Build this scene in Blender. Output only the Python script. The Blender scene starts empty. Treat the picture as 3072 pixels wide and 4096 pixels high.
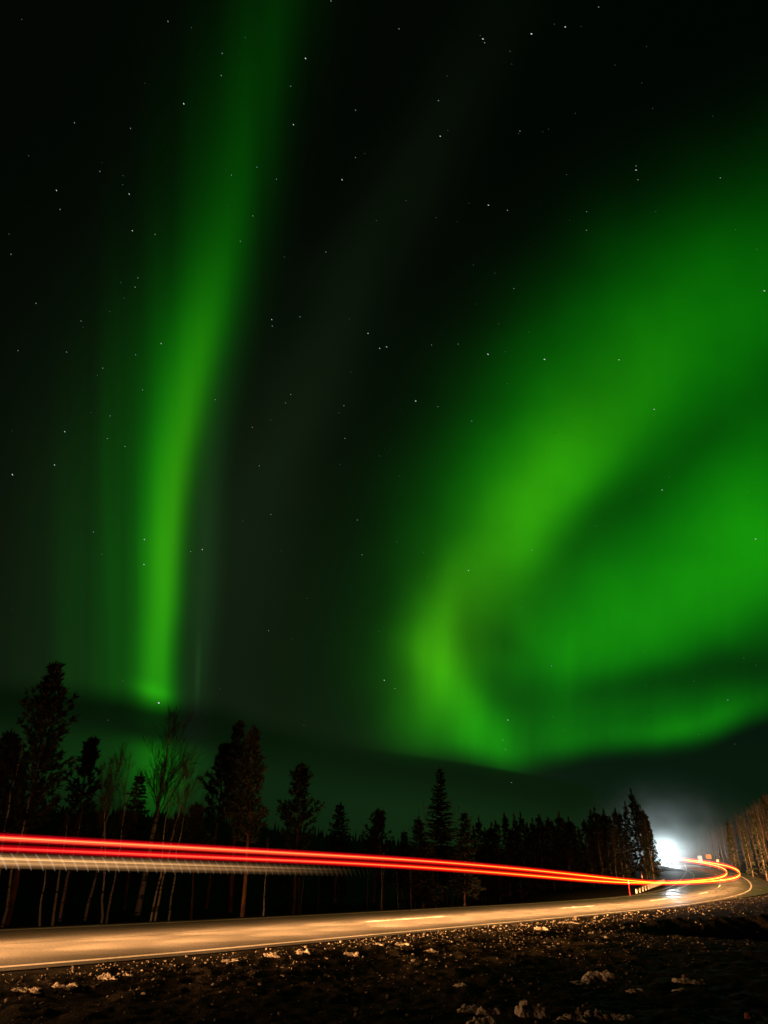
import bpy, math, random
import numpy as np

# ------------------------------------------------------------------ camera, sky, exposure
scene = bpy.context.scene
COL = scene.collection
CAM_H = 1.3
FOCAL = 2650.0                                   # focal length in photo pixels (3072 x 4096)
PITCH = math.atan((3500 - 2048) / FOCAL)
ROLL = math.radians(1.25)
cam_data = bpy.data.cameras.new('camera')
cam = bpy.data.objects.new('camera', cam_data); COL.objects.link(cam)
cam_data.sensor_fit = 'VERTICAL'; cam_data.sensor_height = 36.0
cam_data.lens = 36.0 * FOCAL / 4096
cam_data.clip_start = 0.1; cam_data.clip_end = 20000
cam.location = (0, 0, CAM_H)
from mathutils import Matrix, Vector
cam.matrix_world = (Matrix.Translation((0, 0, CAM_H)) @ Matrix.Rotation(math.pi / 2 + PITCH, 4, 'X')
                    @ Matrix.Rotation(ROLL, 4, 'Z'))
scene.camera = cam
scene.view_settings.view_transform = 'Standard'
scene.view_settings.look = 'None'
scene.view_settings.exposure = 0.0
scene.view_settings.gamma = 1.0
scene.render.engine = 'CYCLES'
scene.cycles.max_bounces = 4
scene.cycles.transparent_max_bounces = 24
scene.cycles.volume_bounces = 1
scene.cycles.use_denoising = True
scene.cycles.sample_clamp_indirect = 3.0


def ray(px, py):
    """world direction of a surveyed photo point (full-size photo pixels)"""
    x = (px - 1536) / FOCAL; y = (2048 - py) / FOCAL
    c, s = math.cos(ROLL), math.sin(ROLL)
    x, y = x * c - y * s, x * s + y * c
    return np.array([x, math.cos(PITCH) - y * math.sin(PITCH), math.sin(PITCH) + y * math.cos(PITCH)])


def at(px, py, Y):
    """world point seen at a photo point at northing Y"""
    d = ray(px, py); d = d * (Y / d[1])
    return d[0], Y, d[2] + CAM_H


class X:
    """tiny expression builder over shader math nodes"""
    def __init__(self, nt, s): self.nt, self.s = nt, s
    def op(self, kind, *a):
        n = self.nt.nodes.new('ShaderNodeMath'); n.operation = kind
        for i, v in enumerate((self,) + a):
            if isinstance(v, X): self.nt.links.new(v.s, n.inputs[i])
            else: n.inputs[i].default_value = v
        return X(self.nt, n.outputs[0])
    def __add__(self, o): return self.op('ADD', o)
    __radd__ = __add__
    def __sub__(self, o): return self.op('SUBTRACT', o)
    def __rsub__(self, o): return (self * -1) + o
    def __mul__(self, o): return self.op('MULTIPLY', o)
    __rmul__ = __mul__
    def __truediv__(self, o): return self.op('DIVIDE', o)
    def exp(self): return self.op('EXPONENT')
    def max(self, o): return self.op('MAXIMUM', o)
    def min(self, o): return self.op('MINIMUM', o)
    def gt(self, o): return self.op('GREATER_THAN', o)
    def ramp(self, a, b, lo=0.0, hi=1.0):
        n = self.nt.nodes.new('ShaderNodeMapRange'); n.interpolation_type = 'SMOOTHSTEP'
        self.nt.links.new(self.s, n.inputs['Value'])
        for k, v in zip(('From Min', 'From Max', 'To Min', 'To Max'), (a, b, lo, hi)): n.inputs[k].default_value = v
        return X(self.nt, n.outputs['Result'])
    def curve(self, pts, x0, x1, y1):
        """smooth lookup through (x, y) points; x in x0..x1, y in 0..y1"""
        n = self.nt.nodes.new('ShaderNodeFloatCurve')
        u = (self - x0) * (1.0 / (x1 - x0))
        self.nt.links.new(u.s, n.inputs['Value'])
        c = n.mapping.curves[0]
        P = [((p[0] - x0) / (x1 - x0), p[1] / y1) for p in pts]
        while len(c.points) < len(P): c.points.new(0.5, 0.5)
        for q, p in zip(c.points, P): q.location = p
        n.mapping.update()
        return X(self.nt, n.outputs[0]) * y1


def build_world():
    w = bpy.data.worlds.new('World'); scene.world = w; w.use_nodes = True
    nt = w.node_tree; nt.nodes.clear()
    N, L = nt.nodes.new, nt.links.new
    tc = N('ShaderNodeTexCoord')

    def dot(v):
        n = N('ShaderNodeVectorMath'); n.operation = 'DOT_PRODUCT'
        L(tc.outputs['Generated'], n.inputs[0]); n.inputs[1].default_value = v
        return X(nt, n.outputs['Value'])
    # a star-chart tangent to the northern sky at altitude 28.7 degrees; chart units 1/662.5 rad
    K = 662.5
    c, s = math.cos(ROLL), math.sin(ROLL)
    R0 = Vector((1, 0, 0)); U0 = Vector((0, -math.sin(PITCH), math.cos(PITCH)))
    Fv = Vector((0, math.cos(PITCH), math.sin(PITCH)))
    Rv = R0 * c + U0 * s; Uv = U0 * c - R0 * s
    f = dot(Fv); front = f.ramp(0.15, 0.35)
    fz = f.max(0.12)
    u = (dot(Rv) / fz) * K + 384.0
    v = (dot(Uv) / fz) * (-K) + 512.0

    def noise(su, sv, detail=3.0, rough=0.5, off=0.0):
        cb = N('ShaderNodeCombineXYZ')
        L((u * su).s, cb.inputs[0]); L((v * sv).s, cb.inputs[1]); cb.inputs[2].default_value = off
        n = N('ShaderNodeTexNoise'); n.inputs['Scale'].default_value = 1.0
        n.inputs['Detail'].default_value = detail; n.inputs['Roughness'].default_value = rough
        L(cb.outputs[0], n.inputs['Vector'])
        return X(nt, n.outputs['Fac']) - 0.5
    n1 = noise(.006, .006, 2.0); n2 = noise(.006, .006, 2.0, off=7.3)
    uw = u + n1 * 46.0; vw = v + n2 * 46.0

    def blob(cx, cy, ang, sl, ss, amp, ss2=None, warp=True, p=2.0):
        """elongated glow; ang = degrees anticlockwise from right; ss2 = width on the lower side"""
        a, b = (uw, vw) if warp else (u, v)
        ca, sa = math.cos(math.radians(ang)), math.sin(math.radians(ang))
        x = a - cx; y = b - cy
        t = (x * ca - y * sa) * (1.0 / sl)
        q = (x * sa + y * ca)
        if ss2 is None: q = q * (1.0 / ss)
        else: q = q.max(0.0) * (1.0 / ss2) + q.min(0.0) * (1.0 / ss)
        return ((t * t + q * q) * -1.0).exp() * amp

    # ---- western ribbon
    xc = v.curve([(0, 272), (93, 250), (185, 233), (278, 214), (347, 199), (417, 184), (463, 175), (532, 168), (602, 164), (648, 160), (720, 160), (1024, 160)], 0, 1024, 768)
    ii = v.curve([(0, .017), (60, .024), (140, .035), (215, .058), (278, .105), (347, .175), (417, .215), (500, .25), (580, .28), (640, .26), (690, .24), (760, .05), (820, .03), (1024, .0)], 0, 1024, .4)
    sr = v.curve([(0, 34), (200, 26), (330, 21), (450, 17), (540, 14), (640, 13), (1024, 14)], 0, 1024, 100)
    sl = v.curve([(0, 42), (200, 34), (400, 27), (540, 22), (640, 19), (1024, 30)], 0, 1024, 100)
    d = u - xc + n1 * 5.0
    dr = d.max(0.0) / sr; dl = d.min(0.0) / sl
    core = ((dr * dr + dl * dl) * -1.0).exp()
    dt = d.min(0.0) * (1 / 78.0); dt2 = d.max(0.0) / (sr * 1.7)
    tail = ((dt * dt + dt2 * dt2) * -1.0).exp()
    stri = noise(.03, .0012, 2.0, .5, 2.0)
    west = (core * (stri * .22 + 0.80) + tail * (stri * .55 + .24)) * ii
    # the pale companion ray on its right
    comp = (blob(203, 590, 86, 150, 15, .019, warp=False) + blob(198, 672, 88, 30, 2.6, .016, warp=False)
            + blob(212, 450, 78, 150, 16, .006, warp=False))
    # ---- eastern fold
    D = 43.0
    east = (blob(546, 516, 50, 82, 56, .20, 30) + blob(690, 505, 41, 150, 46, .055) + blob(585, 440, 48, 190, 84, .105, 50)
            + blob(740, 310, 30, 200, 95, .085, 70) + blob(690, 400, 42, 140, 70, .06, 48)
            + blob(768, 530, 60, 120, 70, .17) + blob(660, 600, 20, 140, 60, .125) + blob(500, 560, 55, 130, 60, .04)
            + blob(428, 664, 95, 50, 25, .16) + blob(462, 704, -52, 62, 27, .15)
            + blob(440, 606, 52, 62, 26, .09) + blob(498, 745, -40, 40, 24, .09)
            + blob(600, 660, 5, 90, 40, .06) + blob(696, 735, 10, 105, 19, .12, 15)
            + blob(570, 742, -4, 90, 32, .07, 22) + blob(768, 700, 20, 70, 30, .05)
            + blob(470, 540, 65, 150, 60, .03) + blob(428, 716, 80, 44, 36, .085) + blob(548, 628, 25, 90, 55, .075) + blob(436, 655, 80, 34, 24, .06) + blob(480, 735, -50, 40, 26, .05) + blob(640, 712, 8, 130, 34, .055) + blob(700, 560, 40, 130, 60, .05))
    dark = (1.0 - blob(646, 490, 41, 150, 13, .10)) * (1.0 - blob(504, 642, -20, 26, 16, .22)) \
        * (1.0 - blob(735, 672, 4, 120, 20, .52)) * (1.0 - blob(640, 686, -2, 80, 16, .3))
    eb = u.curve([(0, 770), (380, 770), (463, 768), (523, 776), (600, 755), (690, 748), (768, 716), (1024, 690)], 0, 1024, 1024)
    east = east * dark * (v - eb + n1 * 14.0).ramp(-26, 12, 1.0, 0.0) * (noise(.012, .012, 3.0, .5, 4.0) * .5 + 1.0) * (noise(.034, .005, 2.0, .5, 9.0) * v.ramp(560, 680, .12, .60) + 1.0)
    # ---- faint veils between
    veil = (blob(390, 220, 62, 260, 36, .0030) + blob(300, 420, 68, 200, 40, .0032) + blob(250, 560, 85, 200, 60, .005)
            + blob(150, 760, 0, 160, 40, .004, warp=False) + blob(60, 560, 80, 260, 90, .0045))
    # ---- low cloud bank that cuts the ribbon
    ct = u.curve([(0, 683), (70, 688), (115, 694), (157, 703), (204, 706), (260, 722), (347, 745), (440, 759), (523, 773), (588, 787), (768, 840), (1024, 900)], 0, 1024, 1024)
    t = v - ct
    wob = n2 * 10.0
    edge = u.ramp(300, 520)                                      # crisp in the east, soft in the west
    c_soft = (t + wob).ramp(-13, 16); c_hard = t.ramp(-2, 3)
    inside = c_soft * (1.0 - edge) + c_hard * edge
    back = (t - wob).ramp(30, 52)
    keep = 1.0 - inside * (.93 - back * .33)
    under = blob(155, 766, 88, 40, 26, .085, warp=False) + blob(110, 760, 0, 70, 26, .012, warp=False) + blob(192, 770, 0, 22, 36, .012, warp=False)
    under = under * back
    G = (west * keep + blob(154, 692, -24, 18, 8, .10, warp=False) * keep + comp * keep + east * (1.0 - inside * .85) + under)
    # base night sky
    bg = v.curve([(0, .0018), (300, .0027), (560, .0058), (700, .0085), (800, .0125), (900, .013), (1024, .010)], 0, 1024, .05)
    bg = bg * (u.ramp(380, 760, 1.0, .85)) + (veil * keep)
    cloudglow = inside * (t.ramp(10, 60)) * t.ramp(60, 140, 1.0, .0) * (u.ramp(240, 460) * .005 + .004)
    bg = bg * (1.0 - inside * (1.0 - t.ramp(24, 70)) * .26 * u.ramp(200, 330, 1.0, .15)) + cloudglow
    G = G * front; yel = (G * 4.0).min(1.0)
    warm = blob(430, 650, 80, 90, 60, .055) + blob(510, 535, 54, 190, 55, .048) + blob(180, 500, 82, 190, 26, .058, warp=False)
    Rr = G * (yel * .018 + .004) + G * warm * 1.2 + bg * (inside * -.20 + .46 - u.ramp(430, 640, 0.0, .2) * (1.0 - inside)) + comp * .22
    Gg = G + bg
    Bb = G * .004 + comp * .22 + bg * (inside * -.13 + .38)
    rgb = N('ShaderNodeCombineColor')
    for i, k in enumerate((Rr, Gg, Bb)): L(k.s, rgb.inputs[i])
    em = N('ShaderNodeBackground'); L(rgb.outputs[0], em.inputs['Color']); em.inputs['Strength'].default_value = 1.0
    sky = N('ShaderNodeTexSky'); sky.sky_type = 'NISHITA'; sky.sun_disc = False
    sky.sun_elevation = math.radians(-7); sky.sun_rotation = math.radians(20)
    em2 = N('ShaderNodeBackground'); L(sky.outputs[0], em2.inputs['Color']); em2.inputs['Strength'].default_value = .004
    add = N('ShaderNodeAddShader'); L(em.outputs[0], add.inputs[0]); L(em2.outputs[0], add.inputs[1])
    out = N('ShaderNodeOutputWorld'); L(add.outputs[0], out.inputs['Surface'])
    w.cycles.sampling_method = 'MANUAL'; w.cycles.sample_map_resolution = 512


build_world()

# ------------------------------------------------------------------ helpers
rng = np.random.default_rng(7)
random.seed(11)


def smooth(x, a, b):
    t = np.clip((np.asarray(x, float) - a) / (b - a), 0, 1)
    return t * t * (3 - 2 * t)


def new_mesh(name, verts, faces, mats=(), smooth_shade=False, fmat=None):
    me = bpy.data.meshes.new(name)
    verts = np.asarray(verts, np.float32).reshape(-1, 3)
    me.vertices.add(len(verts)); me.vertices.foreach_set('co', verts.ravel())
    if isinstance(faces, np.ndarray):
        n = faces.shape[1]; idx = faces.ravel(); starts = np.arange(len(faces)) * n
        tot = np.full(len(faces), n)
    else:
        idx = np.fromiter((i for f in faces for i in f), np.int32)
        tot = np.array([len(f) for f in faces], np.int32); starts = np.concatenate(([0], np.cumsum(tot)[:-1]))
    me.loops.add(len(idx)); me.loops.foreach_set('vertex_index', idx.astype(np.int32))
    me.polygons.add(len(tot)); me.polygons.foreach_set('loop_start', starts.astype(np.int32))
    me.polygons.foreach_set('loop_total', tot.astype(np.int32))
    for m in mats: me.materials.append(m)
    if fmat is not None: me.polygons.foreach_set('material_index', np.asarray(fmat, np.int32))
    me.polygons.foreach_set('use_smooth', np.full(len(tot), smooth_shade))
    me.update(calc_edges=True); me.validate()
    return me


def link(name, data, parent=None, loc=None, label=None, cat=None, group=None, kind=None):
    o = bpy.data.objects.new(name, data); COL.objects.link(o)
    if loc is not None: o.location = loc
    if parent is not None: o.parent = parent
    for k, v in (('label', label), ('category', cat), ('group', group), ('kind', kind)):
        if v: o[k] = v
    return o


class MB:
    """collects raw geometry for one mesh"""
    def __init__(self): self.v, self.f, self.m, self.n = [], [], [], 0
    def add(self, verts, faces, mi=0):
        verts = np.asarray(verts, float).reshape(-1, 3)
        self.v.append(verts)
        for q in faces: self.f.append(tuple(int(i) + self.n for i in q)); self.m.append(mi)
        self.n += len(verts)
    def box(self, c, s, rz=0.0, mi=0, rx=0.0, taper=1.0):
        sx, sy, sz = (k / 2 for k in s)
        P = np.array([[x, y, z] for z in (-sz, sz) for y in (-sy, sy) for x in (-sx, sx)], float)
        P[4:, :2] *= taper
        if rx:
            c_, s_ = math.cos(rx), math.sin(rx); P = P @ np.array([[1, 0, 0], [0, c_, s_], [0, -s_, c_]])
        c_, s_ = math.cos(rz), math.sin(rz); P = P @ np.array([[c_, s_, 0], [-s_, c_, 0], [0, 0, 1]])
        self.add(P + np.asarray(c, float), [(0, 2, 3, 1), (4, 5, 7, 6), (0, 1, 5, 4), (2, 6, 7, 3), (0, 4, 6, 2), (1, 3, 7, 5)], mi)
    def tube(self, pts, rad, n=6, mi=0, cap=True):
        pts = np.asarray(pts, float); m = len(pts)
        rad = np.broadcast_to(np.asarray(rad, float), (m,))
        T = np.gradient(pts, axis=0); T /= np.linalg.norm(T, axis=1, keepdims=True) + 1e-9
        ref = np.array([0.31, 0.95, 0.05]) if abs(T[0, 2]) > .7 else np.array([0., 0., 1.])
        A = np.cross(T, ref); A /= np.linalg.norm(A, axis=1, keepdims=True) + 1e-9
        B = np.cross(T, A)
        th = np.arange(n) * 2 * math.pi / n
        V = pts[:, None] + rad[:, None, None] * (np.cos(th)[None, :, None] * A[:, None] + np.sin(th)[None, :, None] * B[:, None])
        F = [(i * n + j, i * n + (j + 1) % n, (i + 1) * n + (j + 1) % n, (i + 1) * n + j) for i in range(m - 1) for j in range(n)]
        if cap: F += [tuple(range(n))[::-1], tuple((m - 1) * n + j for j in range(n))]
        self.add(V.reshape(-1, 3), F, mi)
    def mesh(self, name, mats, smooth_shade=False):
        return new_mesh(name, np.concatenate(self.v), self.f, mats, smooth_shade, self.m)


def vnoise(x, y, seed=0):
    """value noise, vectorised"""
    xi, yi = np.floor(x).astype(np.int64), np.floor(y).astype(np.int64)
    fx, fy = x - xi, y - yi
    fx = fx * fx * (3 - 2 * fx); fy = fy * fy * (3 - 2 * fy)
    def h(a, b):
        n = (a * 374761393 + b * 668265263 + seed * 982451653) & 0xffffffff
        n = ((n ^ (n >> 13)) * 1274126177) & 0xffffffff
        return ((n ^ (n >> 16)) & 0xffff) / 65535.0
    return (h(xi, yi) * (1 - fx) + h(xi + 1, yi) * fx) * (1 - fy) + (h(xi, yi + 1) * (1 - fx) + h(xi + 1, yi + 1) * fx) * fy - .5


def fbm(x, y, oct=4, seed=0):
    return sum(vnoise(x * 2 ** k, y * 2 ** k, seed + k) * .5 ** k for k in range(oct))


# ------------------------------------------------------------------ materials
def material(name, build):
    m = bpy.data.materials.new(name); m.use_nodes = True
    nt = m.node_tree; b = nt.nodes['Principled BSDF']
    build(nt, b, nt.nodes.new, nt.links.new); return m


def noise_mix(nt, N, L, scale, c1, c2, lo=.35, hi=.65, detail=4.0, coord='Object', sc=(1, 1, 1)):
    tc = N('ShaderNodeTexCoord'); mp = N('ShaderNodeMapping'); mp.inputs['Scale'].default_value = sc
    L(tc.outputs[coord], mp.inputs['Vector'])
    n = N('ShaderNodeTexNoise'); n.inputs['Scale'].default_value = scale; n.inputs['Detail'].default_value = detail
    L(mp.outputs[0], n.inputs['Vector'])
    r = N('ShaderNodeMapRange'); r.inputs['From Min'].default_value = lo; r.inputs['From Max'].default_value = hi
    L(n.outputs['Fac'], r.inputs['Value'])
    x = N('ShaderNodeMix'); x.data_type = 'RGBA'
    L(r.outputs['Result'], x.inputs['Factor'])
    for s, c in (('A', c1), ('B', c2)):
        k = [i for i in x.inputs if i.name == s and i.type == 'RGBA'][0]
        if hasattr(c, 'is_linked'): L(c, k)
        else: k.default_value = (*c, 1)
    return [o for o in x.outputs if o.type == 'RGBA'][0], n.outputs['Fac']


def mat_simple(name, c1, c2, scale=8.0, rough=.8, spec=.3, bump=0.0, sc=(1, 1, 1)):
    def b(nt, p, N, L):
        col, fac = noise_mix(nt, N, L, scale, c1, c2, sc=sc)
        L(col, p.inputs['Base Color']); p.inputs['Roughness'].default_value = rough
        p.inputs['Specular IOR Level'].default_value = spec
        if bump:
            bp = N('ShaderNodeBump'); bp.inputs['Strength'].default_value = bump; bp.inputs['Distance'].default_value = .02
            L(fac, bp.inputs['Height']); L(bp.outputs[0], p.inputs['Normal'])
    return material(name, b)


def asphalt(nt, p, N, L):
    col, f1 = noise_mix(nt, N, L, 24.0, (.026, .024, .022), (.160, .150, .138), .36, .66, 5.0)
    colb, f3 = noise_mix(nt, N, L, 130.0, (.05, .048, .045), col, .32, .55, 3.0)
    col2, f2 = noise_mix(nt, N, L, .4, (.074, .070, .064), colb, .22, .45, 6.0, sc=(1, 1, 1))
    L(col2, p.inputs['Base Color'])
    tc = N('ShaderNodeTexCoord'); sp = N('ShaderNodeSeparateXYZ'); L(tc.outputs['Object'], sp.inputs[0])
    wet = X(nt, sp.outputs['Y']).ramp(42, 60, 0.0, 1.0)                       # meltwater on the bend
    rough = (X(nt, f2).ramp(.35, .65) * .22 + .60) * (1.0 - wet) + (X(nt, f2).ramp(.35, .6) * .30 + .30) * wet
    L(rough.s, p.inputs['Roughness'])
    p.inputs['Specular IOR Level'].default_value = .4
    bp = N('ShaderNodeBump'); bp.inputs['Strength'].default_value = .5; bp.inputs['Distance'].default_value = .008
    L(f1, bp.inputs['Height']); L(bp.outputs[0], p.inputs['Normal'])


def asphalt_dry(nt, p, N, L):
    col, f1 = noise_mix(nt, N, L, 30.0, (.05, .048, .045), (.11, .105, .10), .36, .66, 4.0)
    L(col, p.inputs['Base Color']); p.inputs['Roughness'].default_value = .8; p.inputs['Specular IOR Level'].default_value = .2


def ground_mat(nt, p, N, L):
    c1, f1 = noise_mix(nt, N, L, 38.0, (.014, .011, .009), (.105, .085, .065), .45, .75, 9.0)
    c2, f2 = noise_mix(nt, N, L, 1.3, c1, (.026, .022, .014), .45, .62, 6.0)
    L(c2, p.inputs['Base Color']); p.inputs['Roughness'].default_value = .95
    p.inputs['Specular IOR Level'].default_value = .03
    bp = N('ShaderNodeBump'); bp.inputs['Strength'].default_value = .8; bp.inputs['Distance'].default_value = .03
    L(f1, bp.inputs['Height']); L(bp.outputs[0], p.inputs['Normal'])


def birch_bark(nt, p, N, L):
    c, f = noise_mix(nt, N, L, 3.0, (.055, .045, .038), (.50, .46, .40), .40, .47, 4.0, sc=(1, 1, 3.5))
    L(c, p.inputs['Base Color']); p.inputs['Roughness'].default_value = .75


M = dict(
    asphalt=material('asphalt', asphalt), asphalt_dry=material('gravelly_asphalt', asphalt_dry), ground=material('verge_ground', ground_mat),
    paint=mat_simple('road_paint', (.62, .60, .55), (.85, .83, .78), 25, .6),
    seam=mat_simple('tar_seam', (.012, .012, .012), (.022, .02, .02), 30, .35, .5),
    birch=material('birch_bark', birch_bark),
    greybark=mat_simple('grey_bark', (.055, .042, .032), (.20, .155, .115), 5, .85, .2, .3, (1, 1, .4)),
    pinebark=mat_simple('pine_bark', (.09, .045, .028), (.26, .125, .065), 7, .9, .2, .6, (1, 1, .35)),
    spruce=mat_simple('spruce_needles', (.009, .014, .008), (.026, .032, .016), .8, .65, .3),
    pine=mat_simple('pine_needles', (.022, .034, .017), (.060, .072, .034), .9, .6, .3),
    twig=mat_simple('birch_twigs', (.055, .038, .028), (.11, .078, .058), 4, .8, .2),
    stone=mat_simple('stone', (.05, .045, .04), (.27, .245, .215), 14, .85, .3, .5),
    gravel=mat_simple('gravel_stone', (.035, .029, .023), (.19, .16, .13), 10, .85, .3),
    redstone=mat_simple('red_granite', (.22, .09, .06), (.36, .17, .12), 14, .85, .3, .5),
    snow=mat_simple('darkened_snow', (.09, .075, .06), (.33, .29, .24), 11, .8, .25, .7),  # snow darkened to offset the strong headlamp light near the road
    brightsnow=mat_simple('lightened_snow', (.40, .37, .33), (.80, .77, .72), 11, .8, .25, .7),  # snow lightened to make up for weak light out on the verge
    grass=mat_simple('dry_grass', (.05, .042, .024), (.13, .105, .06), 3, .8, .2),
    metal=mat_simple('galvanised_steel', (.36, .36, .36), (.50, .50, .49), 12, .45, .5),
    white=mat_simple('white_plastic', (.74, .73, .70), (.84, .83, .80), 9, .5),
    red=mat_simple('red_plastic', (.42, .02, .015), (.55, .03, .02), 9, .5),
    yellow=mat_simple('yellow_sign_face', (.60, .30, .0), (.66, .34, .0), 9, .5),
    black=mat_simple('black_rubber', (.015, .015, .015), (.03, .03, .03), 9, .7),
    cab=mat_simple('truck_paint', (.50, .52, .55), (.58, .60, .62), 5, .4, .5),
    glass=mat_simple('dark_glass', (.01, .012, .014), (.02, .022, .024), 4, .1, .6),
)

# ------------------------------------------------------------------ road course (surveyed edge lines)
def prof(Y):
    Y = np.asarray(Y, float)
    z = np.where(Y < 40, 0, np.where(Y < 90, .00045 * (Y - 40) ** 2, .045 * (Y - 65)))
    return np.where(Y > 260, 8.775 + (Y - 260) * .02, z)


NEAR = np.array([(-27.5, -13.5), (-16.2, -.4), (-5.45, 11.72), (-4.01, 13.6), (-2.45, 16.0), (.4, 20.1), (5.25, 27.0), (11.2, 35.6), (18.7, 47.0), (27.0, 59.7),
                 (34.4, 70.9), (41.8, 83.8), (49.4, 99.6), (56.6, 117.0), (62.2, 134.0), (67.4, 155), (71.5, 178), (73.0, 205), (71.0, 235), (66, 265), (59, 292)], float)
FAR = np.array([(-32.3, -9.4), (-20.6, 4.0), (-8.68, 18.22), (-6.46, 21.2), (-3.6, 25.3), (.9, 32.0), (7.2, 42.0), (13.6, 51.4), (19.2, 59.5), (24.2, 66.4),
                (29.5, 74.4), (36.0, 87.2), (42.8, 101.6), (49.2, 116.2), (54.8, 131.0), (60.4, 153), (64.4, 177), (66.0, 204), (64.2, 233), (59.4, 262), (52.8, 289)], float)


def spline(P, n=24):
    out = []
    for i in range(len(P) - 1):
        p0, p1, p2, p3 = P[max(i - 1, 0)], P[i], P[i + 1], P[min(i + 2, len(P) - 1)]
        for t in np.arange(n) / n:
            out.append(.5 * ((2 * p1) + (-p0 + p2) * t + (2 * p0 - 5 * p1 + 4 * p2 - p3) * t * t + (-p0 + 3 * p1 - 3 * p2 + p3) * t ** 3))
    out.append(P[-1]); return np.array(out)


def gauss_smooth(S, sig):
    k = np.exp(-.5 * (np.arange(-3 * sig, 3 * sig + 1) / sig) ** 2); k /= k.sum()
    P = np.pad(S, ((3 * sig, 3 * sig), (0, 0)), mode='reflect', reflect_type='odd')
    return np.stack([np.convolve(P[:, i], k, 'valid') for i in range(2)], 1)


NS = gauss_smooth(spline(NEAR), 16); FS = gauss_smooth(spline(FAR), 16)
CEN = gauss_smooth((NS + FS) / 2, 10)
for _ in range(3):                                                   # re-pair the two edges square to the road
    TAN = np.gradient(CEN, axis=0); TAN /= np.linalg.norm(TAN, axis=1, keepdims=True)
    NOR = np.stack([TAN[:, 1], -TAN[:, 0]], 1); off = []
    for E in (NS, FS):
        rel = E[None] - CEN[:, None]
        a_ = (rel * TAN[:, None]).sum(-1); l_ = (rel * NOR[:, None]).sum(-1); k_ = np.argmin(np.abs(a_) + (np.abs(l_) > 9) * 50, axis=1)
        off.append(l_[np.arange(len(CEN)), k_])
    hn, hf = (gauss_smooth(np.stack([o, o], 1), 10)[:, 0] for o in off)
    CEN = CEN + NOR * ((hn + hf) / 2)[:, None]; HW = (hn - hf) / 2
TAN = np.gradient(CEN, axis=0); TAN /= np.linalg.norm(TAN, axis=1, keepdims=True)
NOR = np.stack([TAN[:, 1], -TAN[:, 0]], 1)
NS = CEN + NOR * HW[:, None]; FS = CEN - NOR * HW[:, None]
S_ARC = np.concatenate(([0], np.cumsum(np.linalg.norm(np.diff(CEN, axis=0), axis=1))))
iY0 = int(np.argmin(np.abs(CEN[:, 1] - 15)))
S_ARC -= S_ARC[iY0]                                                  # zero where the road enters the picture
UNIT = (NS - FS); HALF = np.linalg.norm(UNIT, axis=1) / 2; UNIT /= np.linalg.norm(UNIT, axis=1, keepdims=True)


def lane(s, off):
    """point on the road at arc length s, off metres from the near edge line towards the far one"""
    x = np.interp(s, S_ARC, NS[:, 0]) - np.interp(s, S_ARC, UNIT[:, 0]) * off
    y = np.interp(s, S_ARC, NS[:, 1]) - np.interp(s, S_ARC, UNIT[:, 1]) * off
    return x, y


def road_dist(x, y):
    """(metres outside the near edge, metres outside the far edge, arc length)"""
    x = np.asarray(x, float).ravel(); y = np.asarray(y, float).ravel()
    st = CEN[::3]; ss = S_ARC[::3]; un = UNIT[::3]; hf = HALF[::3]
    n = len(x); lat = np.empty(n); sv = np.empty(n); h = np.empty(n)
    for a in range(0, n, 20000):
        b = min(a + 20000, n)
        dx = x[a:b, None] - st[None, :, 0]; dy = y[a:b, None] - st[None, :, 1]
        k = np.argmin(dx * dx + dy * dy, axis=1); r = np.arange(b - a)
        lat[a:b] = dx[r, k] * un[k, 0] + dy[r, k] * un[k, 1]; sv[a:b] = ss[k]; h[a:b] = hf[k]
        far = np.abs(lat[a:b]) + 0; dist = np.sqrt(dx[r, k] ** 2 + dy[r, k] ** 2)
        lat[a:b] = np.sign(lat[a:b]) * np.maximum(far, dist * .98)
    return lat - h, -lat - h, sv


RIDGE = [(-1200, 3230), (0, 3262), (611, 3278), (830, 3290), (1040, 3318), (1250, 3352), (1570, 3398), (1800, 3425), (2300, 3452), (3100, 3470), (4200, 3440)]


def ridge_height(az):
    A = []; Zr = []
    for p in RIDGE:
        d = ray(*p); A.append(math.atan2(d[0], d[1])); Zr.append(CAM_H + 330 * d[2] / math.hypot(d[0], d[1]))
    return np.interp(az, A, Zr)


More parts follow.
